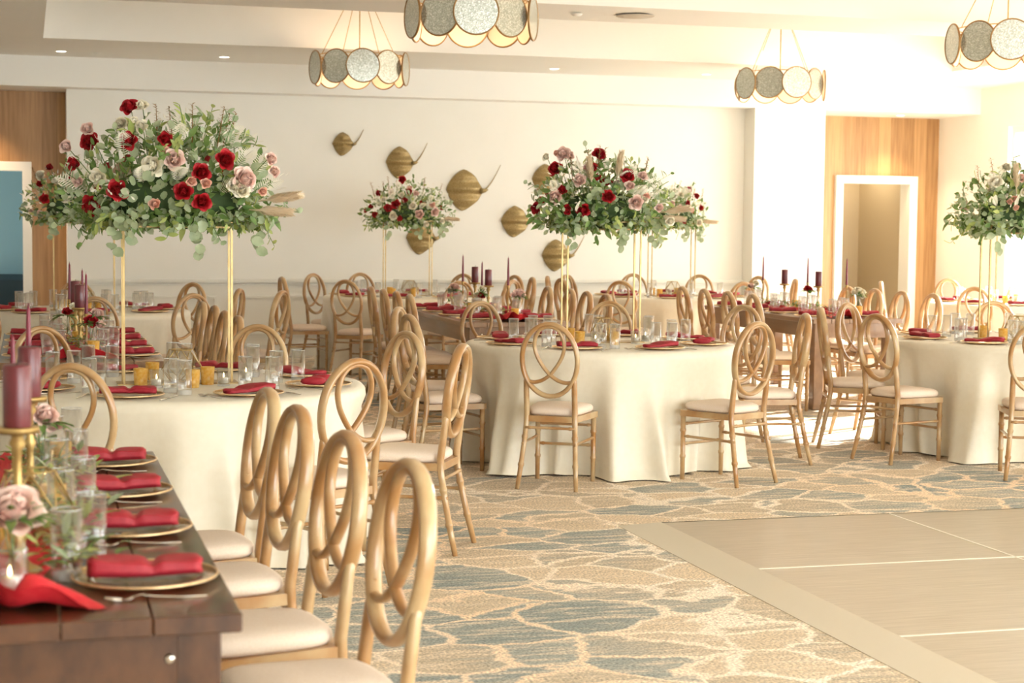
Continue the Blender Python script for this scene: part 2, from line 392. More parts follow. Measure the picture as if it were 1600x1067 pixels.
# chair rail, wainscot frames, baseboards
b = MB(); b.box(.44, 8.38, V_W - .05, V_W, .835, .870); b.box(.44, 8.38, V_W - .025, V_W, .795, .808); struct('trim_1', b, M_trim)
b = MB()
for i in range(5):
    a = .62 + i * 1.56; c = a + 1.42
    for (x0, x1, z0, z1) in ((a, c, .655, .68), (a, c, .235, .26), (a, a + .025, .26, .655), (c - .025, c, .26, .655)): b.box(x0, x1, V_W - .028, V_W, z0, z1)
struct('trim_2', b, M_trim)
b = MB(); b.box(.44, 8.38, V_W - .02, V_W, 0, .13); struct('baseboard_back', b, M_trim)
b = MB(); b.box(8.36, 9.31, V_F1 - .02, V_F1, 0, .13); struct('baseboard_pillar', b, M_trim)
# right doorway
d = struct('door_1', MB().box(9.93, 10.03, 20.14, 20.4, 0, 2.18).box(10.97, 11.08, 20.14, 20.4, 0, 2.18).box(10.03, 10.97, 20.14, 20.4, 2.08, 2.18), M_white)
leaf = MB().box(10.04, 10.08, 20.42, 21.3, .02, 2.06).build('door_leaf', M_hall, d)
hb = MB()
for z in (.35, 1.05, 1.8): hb.box(10.08, 10.09, 20.44, 20.47, z - .05, z + .05)
hb.build('hinge', M_frame, leaf)
b = MB(); b.box(9.4, 12, 21.9, 22.0, 0, 2.6); b.box(9.4, 9.5, 20.4, 22, 0, 2.6); b.box(11.15, 11.25, 20.4, 22, 0, 2.6); b.box(9.4, 12, 20.4, 22, 2.6, 2.7)
struct('wall_hallway', b, M_hall)
ld = bpy.data.lights.new('hallway_fill_light', 'POINT'); lo = bpy.data.objects.new('hallway_fill_light', ld); COL.objects.link(lo)  # added point light without a fitting, lifts the dark hallway
ld.energy = 7; ld.color = (1, .86, .62); ld.shadow_soft_size = .12; lo.location = (10.7, 21.2, 2.45)
# left doorway
struct('door_2', MB().box(-.04, .06, 19.94, 20.2, 0, 2.15).box(-1.0, -.9, 19.94, 20.2, 0, 2.15).box(-.9, -.04, 19.94, 20.2, 2.05, 2.15), M_white)
b = MB(); b.box(-3, 1.0, 22.4, 22.5, 0, 3.0); b.box(.6, .7, 20.2, 22.4, 0, 3.0); b.box(-3, 1, 20.2, 22.5, 3.0, 3.1); struct('wall_far_room', b, M_teal)  # its ceiling slab is unseen, added to darken the teal room
t = thing('sofa', 'dark blue-black sofa in the room beyond the left doorway', 'sofa', (-.55, 21.9, 0))
MB().rbox(-.9, .9, -.42, .3, .08, .42, .05).build('seat', M_dark, t)
MB().rbox(-.9, .9, .1, .34, .40, .84, .07).build('backrest', M_dark, t)
MB().rbox(.72, .95, -.42, .34, .08, .62, .05).build('armrest', M_dark, t)
MB().rbox(-.95, -.72, -.42, .34, .08, .62, .05).build('armrest', M_dark, t)

# recessed lights
def mk_down(label, group):
    t = thing('recessed_light', label, 'ceiling light', group=group)
    MB().lathe([(.062, -.004), (.062, 0.0), (.050, .0), (.050, -.006)], n=24, cap=False).build('bezel', M_white, t)
    MB().lathe([(.050, -.003), (0.0, -.003)], n=24, cap=False).build('diffuser', emis('lamp glow', (1, .93, .8), 5), t)
    return t
names = ['at far left of the ceiling strip', 'second from the left on the ceiling strip', 'behind the left hanging lamp on the ceiling strip', 'in the middle of the ceiling strip', 'beside the right-hand hanging lamp on the ceiling strip']
for i, u in enumerate((.36, 2.03, 3.86, 5.68, 7.5)):
    place('down', mk_down, (u, 18.58, 3.25), 0, 'small round downlight ' + names[i], 'recessed downlights')
for (u, v, s) in ((10.6, 19.75, 'above the right doorway'), (-.55, 19.6, 'above the left doorway')):
    place('down', mk_down, (u, v, 2.93), 0, 'small round warm downlight ' + s, 'recessed downlights')
    ld = bpy.data.lights.new('downlight', 'SPOT'); lo = bpy.data.objects.new('downlight', ld); COL.objects.link(lo)
    ld.energy = 45; ld.color = (1, .70, .42); ld.spot_size = radians(100); ld.spot_blend = .8; ld.shadow_soft_size = .05; lo.location = (u, v, 2.90)
tag(MB().lathe([(.16, -.012), (.15, -.016), (0, -.016)], n=28, cap=False).build('ceiling_speaker', noise_mat('speaker mesh', (.55, .50, .42), (.62, .57, .48), 300, .7), None, (4.85, 13.6, 3.25)), 'round grey ceiling speaker between the hanging lamps', 'speaker')
tag(MB().lathe([(.05, -.012), (.03, -.03), (0, -.03)], n=16, cap=False).build('smoke_detector', M_white, None, (4.35, 13.62, 3.25)), 'tiny ceiling sensor left of the round speaker', 'smoke detector')
tag(MB().lathe([(.05, -.006), (.02, -.02), (0, -.02)], n=16, cap=False).build('sprinkler_head', M_white, None, (.72, 18.55, 3.25)), 'tiny sprinkler disc on the ceiling strip at far left', 'sprinkler')

# ------------------------------------------------------------------ dance floor
df = thing('dance_floor', 'raised grey oak dance floor with pale bevelled edge at lower right', 'dance floor', (2.87, 8.19, 0))
b = MB().box(.2, 6.6, -6.6, -.09, 0, .025); b.build('deck', M_dance, df)
b = MB(); b.add([(0, -6.8, .002), (.2, -6.8, .027), (.2, -.09, .027), (0, 0, .002), (0, -6.8, 0), (0, 0, 0)], [(0, 1, 2, 3), (4, 0, 3, 5)], False)
b.build('edge_ramp', M_ramp, df)
b = MB(); b.add([(0, 0, .002), (.2, -.09, .027), (6.6, -.09, .027), (6.6, 0, .002), (0, 0, 0), (6.6, 0, 0)], [(0, 1, 2, 3), (0, 3, 5, 4)], False)
b.build('edge_ramp', M_seam, df)
b = MB()
for k in range(1, 5): b.box(.2, 6.6, -.02 - 1.27 * k - .008, -.02 - 1.27 * k + .008, .024, .0262)
for k in range(1, 5): b.box(.2 + 1.27 * k - .006, .2 + 1.27 * k + .006, -6.6, -.09, .024, .0262)
b.build('seam', M_seam, df)

# ------------------------------------------------------------------ chairs
def yb(z): return -.195 - .13 * (z - .45)
RZ = .7435; RA = .163; RB = .209
def mk_chair(label, group):
    t = thing('dining_chair', label, 'chair', group=group)
    # ring
    pn = Vector((0, 1, .13)).normalized()
    pts = []
    for i in range(40):
        a = 2 * pi * i / 40; z = RZ + RB * sin(a); pts.append((RA * cos(a), yb(z), z))
    MB().strip(pts, pn, .027, .042, True).build('back_ring', M_chair, t)
    # inner loop: enters low at one side, crosses, goes round, crosses and leaves low at the other side
    ctrl = [(-.126, .618), (-.09, .615), (-.045, .628), (0, .660), (.038, .705), (.072, .762), (.087, .82), (.080, .875), (.055, .918), (.022, .934), (0, .937)]
    ctrl = ctrl + [(-x, z) for (x, z) in reversed(ctrl[:-1])]
    cp = [Vector((x, yb(z), z)) for x, z in ctrl]; pp = []
    for i in range(len(cp) - 1):
        p0 = cp[max(i - 1, 0)]; p1 = cp[i]; p2 = cp[i + 1]; p3 = cp[min(i + 2, len(cp) - 1)]
        for k in range(3):
            s = k / 3; pp.append(.5 * ((2 * p1) + (p2 - p0) * s + (2 * p0 - 5 * p1 + 4 * p2 - p3) * s * s + (3 * p1 - p0 - 3 * p2 + p3) * s ** 3))
    pp.append(cp[-1])
    MB().strip(pp, pn, .021, .030).build('back_loop', M_chair, t)
    # rear legs continue up as stiles
    for sx in (-1, 1):
        P = []; R = []
        def add(z, r):
            if z > .42: x = .142; y = yb(z)
            else: k = (.42 - z) / .42; x = .142 + .032 * k ** 1.3; y = yb(.42) - .085 * k ** 1.2
            P.append((sx * x, y, z)); R.append(r)
        for z, r in ((0, .0125), (.10, .0145), (.128, .0150), (.134, .0185), (.146, .0185), (.152, .0150), (.27, .0150), (.286, .0155), (.292, .019), (.303, .019), (.309, .0155), (.38, .0165), (.44, .0175), (.54, .0170), (.62, .0155), (.655, .011)): add(z, r)
        MB().tube(P, R, 10).build('leg', M_chair, t)
        P = []; R = []
        for z, r in ((0, .0135), (.128, .0150), (.134, .0185), (.146, .0185), (.152, .0150), (.286, .0155), (.292, .019), (.303, .019), (.309, .0155), (.39, .0165)): P.append((sx * .170, .165, z)); R.append(r)
        MB().tube(P, R, 10).build('leg', M_chair, t)
    # seat frame
    b = MB(); z0, z1 = .385, .42
    out = [(-.150, -.205), (.150, -.205), (.195, .165), (.175, .190), (-.175, .190), (-.195, .165)]
    inn = [(x * .82, y * .82) for x, y in out]; n = 6
    vs = [(x, y, z) for z in (z0, z1) for (x, y) in out] + [(x, y, z) for z in (z0, z1) for (x, y) in inn]
    fs = []
    for i in range(n):
        j = (i + 1) % n
        fs += [(i, j, n + j, n + i), (2 * n + j, 2 * n + i, 3 * n + i, 3 * n + j), (n + i, n + j, 3 * n + j, 3 * n + i), (j, i, 2 * n + i, 2 * n + j)]
    b.add(vs, fs, False); b.build('seat_frame', M_chair, t)
    # cushion
    vs = []; fs = []; n = 28
    lv = [(.94, 0), (1.0, .012), (1.0, .028), (.96, .040), (.86, .049), (.6, .056), (.3, .058)]
    def sp(a):
        c, s_ = cos(a), sin(a); e = .42
        x = abs(c) ** e * (1 if c > 0 else -1); y = abs(s_) ** e * (1 if s_ > 0 else -1)
        wd = .168 + .020 * y; return x * wd, y * .188 - .004
    for k, dz in lv:
        for i in range(n):
            x, y = sp(2 * pi * i / n); vs.append((x * k, y * k, .421 + dz))
    for j in range(len(lv) - 1):
        for i in range(n): fs.append((j * n + i, j * n + (i + 1) % n, (j + 1) * n + (i + 1) % n, (j + 1) * n + i))
    fs.append(tuple((len(lv) - 1) * n + i for i in range(n))); fs.append(tuple(range(n - 1, -1, -1)))
    MB().add(vs, fs).build('seat', M_cush, t)
    # stretchers
    def bar(p, q):
        p = Vector(p); q = Vector(q); P = [p.lerp(q, k) for k in (0, .06, .08, .11, .13, .5, .87, .89, .92, .94, 1)]
        MB().tube(P, [.008, .008, .0105, .0105, .008, .0085, .008, .0105, .0105, .008, .008], 8).build('stretcher', M_chair, t)
    bar((-.17, .165, .335), (.17, .165, .335)); bar((-.17, .165, .215), (.17, .165, .215))
    bar((-.147, -.214, .352), (.147, -.214, .352))
    for sx in (-1, 1): bar((sx * .155, -.236, .262), (sx * .17, .165, .262))
    return t
TOPOFF = yb(.955)
def chair_at(px, py, face, label, group, extra=0, mind=None, h=.965, v=None):
    p = atz(px, py, h)
    if v: d_ = ray(px, py); p = CP + d_ * (v / d_.y)
    if isinstance(face, tuple):
        c = Vector((face[0], face[1], 0)); dv = Vector((p.x - c.x, p.y - c.y, 0)); dd = dv.length
        if mind and dd < mind: dv *= mind / dd
        q = c + dv; ang = atan2(-dv.y, -dv.x)
    else: q = Vector((p.x, p.y, 0)); ang = face
    ang += extra
    fx, fy = cos(ang), sin(ang)
    loc = (q.x - fx * TOPOFF, q.y - fy * TOPOFF, 0)
    o = place('chair', mk_chair, loc, ang - pi / 2, label, group)
    return (loc, ang)

# ------------------------------------------------------------------ table ware
def mk_plate(label, group):
    t = thing('charger_plate', label, 'plate', group=group)
    MB().lathe([(.0, .004), (.095, .004), (.105, .010), (.150, .016), (.150, .012), (.105, .005), (.095, 0), (0, 0)], n=36, cap=False).build('dish', M_plate, t)
    P = [(.151 * cos(2 * pi * i / 40), .151 * sin(2 * pi * i / 40), .015) for i in range(41)]
    MB().tube(P, .0032, 6, False).build('rim', M_goldrim, t)
    return t
def nap_mesh(kind):
    nu, nv = 26, 30; vs = []; fs = []
    rnd = random.Random(kind * 7 + 1)
    L = .118 if kind != 2 else .125
    ph = [rnd.uniform(0, 6) for _ in range(6)]
    for i in range(nu + 1):
        s = -1 + 2 * i / nu
        if kind == 1:        # two plump halves pinched in the middle
            g = math.exp(-((s + .12) / .10) ** 2)
            w = .054 * (1 - .12 * g) * (1 + .04 * sin(3 * s + ph[0])); h = .036 * (1 - .35 * g) * (1 + .12 * s)
            yo = .006 * sin(2.2 * s); zo = .004 * abs(s)
        elif kind == 2:      # folded wedge with a pointed end
            w = .030 + .036 * (1 - ((s - .15) / 1.15) ** 2); g = math.exp(-((s + .3) / .16) ** 2)
            h = .026 * (1 - .3 * g) * (1 + .25 * sin(2.5 * s + ph[1])); yo = .018 * sin(1.8 * s + 1); zo = .006 * (s > 0) * s
        else:                # loosely folded with fanned layers
            w = .040 + .020 * abs(s); g = math.exp(-((s - .05) / .12) ** 2)
            h = .030 * (1 - .45 * g) * (1 + .1 * sin(4 * s + ph[2])); yo = -.014 * sin(2.0 * s); zo = .004
        end = max(0, (abs(s) - .93) / .07); e = sqrt(max(0, 1 - end * end * .55))
        for j in range(nv):
            a = 2 * pi * j / nv; c = cos(a); si = sin(a)
            gr = 1 - .10 * abs(sin(a * 4.5 + .5)) * (abs(c) > .45)
            x = s * L * (1 + .02 * sin(a * 3 + ph[3]))
            y = (abs(c) ** .55) * (1 if c > 0 else -1) * w * gr * e + yo
            z = h * (.5 + .5 * (abs(si) ** .6) * (1 if si > 0 else -1)) * (e ** .5) + zo + .0018 * sin(6 * s + 3 * c + ph[4]) * (si > 0)
            vs.append((x, y, max(z, .001)))
    for i in range(nu):
        for j in range(nv): fs.append((i * nv + j, i * nv + (j + 1) % nv, (i + 1) * nv + (j + 1) % nv, (i + 1) * nv + j))
    fs.append(tuple(range(nv - 1, -1, -1))); fs.append(tuple(nu * nv + j for j in range(nv)))
    return MB().add(vs, fs)
NAPME = {k: nap_mesh(k).mesh('napkin') for k in (1, 2, 3)}
for k in NAPME: NAPME[k].materials.append(M_nap)
def fork_mesh():
    b = MB(); P = [(0, -.095, .003), (0, -.03, .004), (0, .03, .012), (0, .045, .007)]
    b.strip([(0, -.1, .004), (0, -.05, .004), (0, 0, .007), (0, .03, .012), (0, .045, .008)], (1, 0, 0), .0025, .008)
    b.strip([(0, .045, .008), (0, .055, .004), (0, .068, .003)], (1, 0, 0), .002, .022)
    for x in (-.009, -.003, .003, .009): b.strip([(x, .066, .003), (x, .085, .0045), (x, .102, .008)], (1, 0, 0), .0018, .003)
    return b
def knife_mesh():
    b = MB(); b.strip([(0, -.11, .004), (0, -.05, .005), (0, .0, .004)], (1, 0, 0), .005, .011)
    b.strip([(0, 0, .004), (.001, .06, .004), (.002, .10, .004), (.004, .115, .004)], (1, 0, 0), .0018, .016); return b
FORK = fork_mesh().mesh('fork'); KNIFE = knife_mesh().mesh('knife'); FORK.materials.append(M_steel); KNIFE.materials.append(M_steel)
def mk_glass(label, group):
    t = thing('highball_glass', label, 'glass', group=group)
    MB().lathe([(.030, .0), (.032, .004), (.0325, .15), (.0305, .15), (.0298, .022)], n=24, cap=False, flute=.012, fn=12).build('bowl', M_glass, t)
    MB().lathe([(.031, .001), (.0313, .020), (.0, .022)], n=24, cap=False).build('glass_base', M_base, t)
    P = [(.0315 * cos(2 * pi * i / 24), .0315 * sin(2 * pi * i / 24), .150) for i in range(25)]
    MB().tube(P, .0014, 5, False).build('rim', M_base, t)
    return t
def mk_votive(kind):
    def f(label, group):
        gold = kind == 'gold'
        t = thing('votive_holder', label, 'candle holder', group=group)
        MB().lathe([(.026, 0), (.029, .008), (.033, .082), (.0305, .082), (.027, .012), (0, .012)], n=20, cap=False).build('cup', M_amber if gold else M_glass, t)
        MB().lathe([(.028, .0), (.0295, .007), (0, .008)], n=20, cap=False).build('foot', M_amber if gold else M_base, t)
        return t
    return f
def mk_tea(label, group):
    t = thing('tealight_candle', label, 'candle', group=group)
    MB().lathe([(.0, .0), (.021, 0), (.021, .026), (0, .024)], n=16, cap=False).build('wax', M_wax, t)
    MB().lathe([(.0, .026), (.004, .032), (.003, .040), (0, .050)], n=8, cap=False).build('flame', M_flame, t)
    return t
def mk_terr(label, group):
    t = thing('geometric_terrarium', label, 'terrarium', group=group)
    rings = []
    for (r, z, n, o) in ((.055, .004, 5, 0), (.098, .062, 5, .5), (.058, .150, 5, 0)):
        rings.append([(r * cos(2 * pi * (i + o) / n), r * sin(2 * pi * (i + o) / n), z) for i in range(n)])
    b = MB(); g = MB(); R = rings
    def ed(p, q): b.tube([p, q], .0022, 5)
    for i in range(5):
        j = (i + 1) % 5
        ed(R[0][i], R[0][j]); ed(R[2][i], R[2][j])
        ed(R[0][i], R[1][i]); ed(R[0][j], R[1][i]); ed(R[2][i], R[1][i]); ed(R[2][j], R[1][i])
        g.add([R[0][i], R[0][j], R[1][i]], [(0, 1, 2)], False); g.add([R[2][i], R[2][j], R[1][i]], [(0, 1, 2)], False)
        g.add([R[0][j], R[1][i], R[1][j]], [(0, 1, 2)], False)
        if i != 3: g.add([R[2][j], R[1][i], R[1][j]], [(0, 1, 2)], False)
    g.add(R[0], [(0, 1, 2, 3, 4)], False)
    b.build('gold_edges', M_brass, t); g.build('glass_faces', M_terr, t)
    return t
def mk_pillar(label, group):
    t = thing('pillar_candle', label, 'candle', group=group)
    MB().lathe([(.0, 0), (.029, 0), (.030, .003), (.030, .128), (.027, .134), (.010, .131), (0, .130)], n=28, cap=False).build('wax', M_cand, t)
    MB().tube([(0, 0, .130), (.001, 0, .138), (.003, 0, .146)], .0012, 5).build('wick', M_wick, t)
    return t
def mk_stick(h, plate=True):
    def f(label, group):
        t = thing('candlestick', label, 'candlestick', group=group)
        if plate:
            prof = [(0, 0), (.048, 0), (.048, .006), (.030, .014), (.014, .030), (.010, .05), (.017, .065), (.010, .08), (.009, h * .5), (.016, h * .56), (.009, h * .62), (.009, h - .05), (.018, h - .035), (.012, h - .02), (.022, h - .012)]
            MB().lathe(prof, n=20, cap=False).build('stem', M_brass, t)
            MB().lathe([(0, h - .012), (.044, h - .012), (.046, h - .004), (.046, h), (0, h)], n=28, cap=False).build('candle_plate', M_brass, t)
        else:
            prof = [(0, 0), (.036, 0), (.036, .004), (.012, .010), (.006, .02), (.005, h - .035), (.009, h - .03), (.011, h - .02), (.012, h), (.0105, h), (.010, h - .02), (0, h - .02)]
            MB().lathe(prof, n=16, cap=False).build('stem', M_brass, t)
        return t
    return f
def mk_taper(label, group):
    t = thing('taper_candle', label, 'candle', group=group)
    MB().lathe([(.0, 0), (.0095, 0), (.0100, .02), (.0085, .14), (.0055, .235), (.0015, .25), (0, .25)], n=14, cap=False).build('wax', M_taper, t)
    MB().tube([(0, 0, .249), (0, 0, .258)], .0009, 4).build('wick', M_wick, t)
    return t
def mk_bottle(label, group):
    t = thing('bud_vase', label, 'vase', group=group)
    MB().lathe([(.0, .003), (.024, .0), (.029, .006), (.030, .075), (.022, .095), (.013, .108), (.012, .135), (.016, .142)], n=20, cap=False).build('bottle', M_glass, t)
    MB().lathe([(.027, .002), (.028, .010), (0, .012)], n=20, cap=False).build('glass_base', M_base, t)
    return t

# ------------------------------------------------------------------ flowers
def petal(b, M, w, h, curl, cup):
    nu, nv = 4, 4; vs = []; fs = []
    for j in range(nv + 1):
        t = j / nv
        ww = w * (sin(pi * min(1, .12 + t * .62)) ** .7) * (1 if t < .9 else .93)
        for i in range(nu + 1):
            s = -1 + 2 * i / nu
            x = s * ww; z = h * t - abs(s) ** 3 * h * .10 * t
            y = cup * (s * s) * ww * .9 + (-cup * .35 * sin(pi * t) * w) - curl * max(0, t - .6) ** 2 * h * 2.2
            vs.append(M @ Vector((x, y, z)))
    for j in range(nv):
        for i in range(nu): k = j * (nu + 1) + i; fs.append((k, k + 1, k + nu + 2, k + nu + 1))
    b.add(vs, fs)
def rose_mb(seed, R=.042, open_=1.0):
    rnd = random.Random(seed); b = MB()
    # core spiral
    n = 30
    for k in range(n):
        f = k / (n - 1); a = k * 2.399 + rnd.uniform(-.2, .2)
        rad = R * (.03 + .66 * f); tilt = radians(-12 + 58 * open_ * f ** 1.3)
        h = R * (1.02 - .12 * f) * rnd.uniform(.94, 1.06); w = R * (.34 + .40 * f ** .8)
        M = Matrix.Rotation(a, 4, 'Z') @ Matrix.Translation((0, -rad * .60, R * (.10 - .42 * f))) @ Matrix.Rotation(tilt, 4, 'X')
        petal(b, M, w, h, .15 + 1.5 * f * f, 1.15 - .35 * f)
    b.ball((0, 0, R * .22), R * .42, 12, 8, (1, 1, 1.35))
    return b
ROSE = {}
for i, (nm, M, R, op) in enumerate((('red', M_red, .043, .95), ('red2', M_red, .038, .6), ('blush', M_blush, .050, 1.0), ('blush2', M_blush, .036, .7), ('cream', M_cream, .046, 1.05), ('cream2', M_cream, .034, .8), ('peach', M_peach, .024, .6))):
    ROSE[nm] = rose_mb(i + 3, R, op).mesh('rose'); ROSE[nm].materials.append(M)
def rose(parent, kind, loc, dirv, sc=1.0, spin=0):
    o = bpy.data.objects.new('rose' if kind != 'peach' else 'rosebud', ROSE[kind]); COL.objects.link(o); o.parent = parent
    q = Vector(dirv).normalized().to_track_quat('Z', 'Y'); o.rotation_mode = 'QUATERNION'
    o.rotation_quaternion = q @ Vector((0, 0, 1)).rotation_difference(Vector((0, 0, 1)))
    o.rotation_quaternion.rotate(Matrix.Rotation(spin, 3, Vector(dirv).normalized()))
    sc *= .82; o.location = loc; o.scale = (sc, sc, sc)
    c = {'red': 'deep red rose', 'blush': 'blush pink rose', 'cream': 'cream white rose', 'peach': 'small peach rosebud'}[kind.rstrip('2')]
    o['label'] = c + ' in the arrangement'
    return o
def leaf(b, p, d, up, L, w, shape='oval', bend=.25):
    d = Vector(d).normalized(); side = d.cross(Vector(up))
    if side.length < 1e-3: side = d.cross(Vector((1, 0, 0)))
    side.normalize(); n = side.cross(d).normalized(); p = Vector(p)
    prof = {'oval': ((0, .10), (.22, .8), (.5, 1), (.8, .72), (1, .02)), 'point': ((0, .08), (.25, .85), (.5, .9), (.78, .5), (1, 0.01)), 'thin': ((0, .3), (.5, 1), (1, .1))}[shape]
    vs = []; fs = []
    for (t, ww) in prof:
        c = p + d * (L * t) - n * (bend * L * t * t)
        for s in (-1, 0, 1): vs.append(c + side * (s * ww * w * .5) + n * (abs(s) * w * .12))
    for j in range(len(prof) - 1):
        for i in range(2): k = j * 3 + i; fs.append((k, k + 1, k + 4, k + 3))
    b.add(vs, fs)
def rdir(rnd):
    z = rnd.uniform(-1, 1); a = rnd.uniform(0, 2 * pi); r = sqrt(1 - z * z); return Vector((r * cos(a), r * sin(a), z))
def fern(b, p, d, L, rnd):
    d = Vector(d).normalized(); side = d.cross(Vector((0.1, -1, .2))).normalized(); p = Vector(p)
    n = 14
    for i in range(n):
        t = (i + 1) / n; c = p + d * (L * t) - Vector((0, 0, L * .25 * t * t)); l = L * .26 * sin(pi * min(.97, t * .85 + .12))
        for s in (-1, 1): leaf(b, c, side * s + d * .45, (0, -1, .3), l, .0055, 'thin', .1)
    b.tube([p + d * (L * k / 4) - Vector((0, 0, L * .25 * (k / 4) ** 2)) for k in range(5)], .0014, 4)
def plume(b, p, d, L, rnd, w=.045):
    d = Vector(d).normalized(); p = Vector(p)
    for i in range(260):
        t = rnd.uniform(.05, 1); rr = w * sin(pi * min(.97, t * .8 + .15)) * .55
        c = p + d * (L * t); q = rdir(rnd); q = (q - d * q.dot(d)).normalized()
        leaf(b, c + q * rr * .3, d * 1.0 + q * .75, q, L * .24, .007, 'thin', .15)
    b.tube([p - d * .04, p + d * L * .5, p + d * L], [.003, .008, .002], 5)
def twig(b, p, d, L, rnd, leaves=26):
    d = Vector(d).normalized(); p = Vector(p); P = [p + d * (L * k / 5) + Vector((0, 0, .0)) for k in range(6)]
    b.tube(P, [.0025, .0022, .002, .0018, .0014, .001], 4)
    for i in range(leaves):
        t = .25 + .75 * i / leaves; q = rdir(rnd); q = (q - d * q.dot(d)).normalized()
        leaf(b, p + d * (L * t), q + d * .5, d, .016 + .008 * rnd.random(), .008, 'oval', .2)
def arrangement(label, c, rx, ry, hz, seed, roses, nleaf=620, yaw=0.0, droop=.12, extra=None, left_heavy=0, reds=True, group='tall floral arrangements'):
    """c: centre of the stand's top. The mound: half widths rx (along the wall), ry, height hz."""
    rnd = random.Random(seed)
    t = thing('flower_arrangement', label, 'flower arrangement', (c[0], c[1], c[2]), 0, group)
    def surf(s=1.0, lo=-1):
        while True:
            q = rdir(rnd)
            if q.z > lo: break
        z = q.z * hz if q.z > 0 else q.z * droop
        return Vector((q.x * rx * s, q.y * ry * s, z * s + .03)), q
    B = {'e': MB(), 'r': MB(), 'l': MB()}
    for i in range(int(nleaf * 1.7)):
        s = rnd.uniform(.5, 1.02) ** .5 if False else rnd.uniform(.55, 1.03)
        p, q = surf(s, -.75)
        k = rnd.random(); key = 'e' if k < .48 else ('r' if k < .86 else 'l')
        d = q * .9 + rdir(rnd) * .8 + Vector((0, 0, -.15 if q.z < .2 else .15))
        L = rnd.uniform(.03, .055) if key == 'e' else rnd.uniform(.04, .072)
        w = L * (.82 if key == 'e' else .48)
        leaf(B[key], p, d, rdir(rnd) * .5 + q, L, w, 'oval' if key == 'e' else 'point', rnd.uniform(.0, .45))
    # sprays that break the outline
    for i in range(int(nleaf / 26)):
        p, q = surf(.85, -.6); d = (q + rdir(rnd) * .45).normalized(); L = rnd.uniform(.08, .17)
        key = rnd.choice('erel')
        if q.z < 0: d.z -= .5
        d.normalize()
        for k in range(6):
            tt = (k + 1) / 6; pp = p + d * L * tt; sd = rdir(rnd)
            leaf(B[key], pp, sd * .8 + d * .7, q, rnd.uniform(.035, .055), .03 if key == 'e' else .022, 'oval', .2)
        B['r'].tube([p, p + d * L], .0015, 4)
    # a branch trailing below the near edge
    for (bx, by) in ((-.55 * rx, -.7 * ry), (.7 * rx, -.5 * ry), (.15 * rx, -.9 * ry)):
        for k in range(7):
            pp = Vector((bx + rnd.uniform(-.03, .03), by, -.02 - .022 * k))
            leaf(B['e'], pp, rdir(rnd) * .7 + Vector((0, -.2, -.6)), (0, -1, .2), .06, .05, 'oval', .15)
    B['e'].build('eucalyptus_foliage', M_euc, t); B['r'].build('dark_foliage', M_rus, t); B['l'].build('lime_foliage', M_lime, t)
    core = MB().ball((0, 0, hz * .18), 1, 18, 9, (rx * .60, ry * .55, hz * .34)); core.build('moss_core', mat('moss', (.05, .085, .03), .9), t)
    # ferns, plumes and sprigs
    for i in range(12):
        fb = MB(); p, q = surf(.8, .1); q.y = -abs(q.y); p.y = -abs(p.y); fern(fb, p, q * .8 + Vector((rnd.uniform(-.4, .4), -.3, .5)), rnd.uniform(.14, .21), rnd); fb.build('fern_frond', M_fern, t)
    fb = MB()
    for i in range(200):    # airy white filler
        p, q = surf(rnd.uniform(.9, 1.08), .0); leaf(fb, p, q + rdir(rnd) * .5, rdir(rnd), .03, .010, 'thin', .2)
    fb.build('white_filler', M_fern, t)['kind'] = 'stuff'
    for (x, z, dx, dz) in ((.86, .06, 1, -.05), (.97, .16, .6, .1), (-.35, .62, -.2, 1), (.1, .70, .1, 1))[:(4 if extra is None else extra)]:
        pb = MB(); plume(pb, (x * rx * .8, -ry * .7, z * hz * 1.1), (dx, -.25, dz), .15, rnd); pb.build('pampas_plume', M_pamp, t)
    for i in range(6):
        tb = MB(); x = rnd.uniform(-.75, .75); zz = hz * sqrt(1 - x * x) * .8
        twig(tb, (x * rx, rnd.uniform(-.6, .2) * ry, zz), (x * .35 + rnd.uniform(-.1, .1), rnd.uniform(-.2, .1), 1), rnd.uniform(.14, .2), rnd); tb.build('berry_sprig', M_twig, t)
    # roses
    Zc = dist(c[0], c[1])
    sb = MB(); vd = (CP - Vector(c)).normalized()
    for r in roses:
        kind, px, py = r[:3]; sc = r[3] if len(r) > 3 else 1
        d = ray(px, py); tt = Zc / dist(d.x, d.y); p = CP + d * tt - Vector(c)
        e = 1 - (p.x / rx) ** 2 * .8 - (max(p.z, 0) / hz) ** 2 * .8
        fwd = ry * sqrt(max(e, .02)) * 1.05
        p2 = p + vd * fwd
        dv = Vector((p.x / rx * .55 + rnd.uniform(-.25, .25), 0, (p.z / hz - .3) * .55 + rnd.uniform(-.15, .2))) + vd * 1.0
        rose(t, kind, p2, dv, sc, rnd.uniform(0, 6))
        if p.z > hz * .6: MB().tube([Vector((p.x * .7, 0, hz * .3)), p2 - Vector(dv).normalized() * .02], .0022, 5).build('flower_stem', M_stem, t)
    # more blooms on the sides that the first camera does not see
    for i in range(12):
        p, q = surf(.9, .0)
        if q.y < .5: q.y = abs(q.y) + .5; p.y = abs(p.y) + .5 * ry
        p.z *= .7
        rose(t, rnd.choice(['red', 'cream', 'blush', 'red2']) if reds else rnd.choice(['cream', 'blush', 'cream2']), p, q, 1, rnd.uniform(0, 6))
    return t
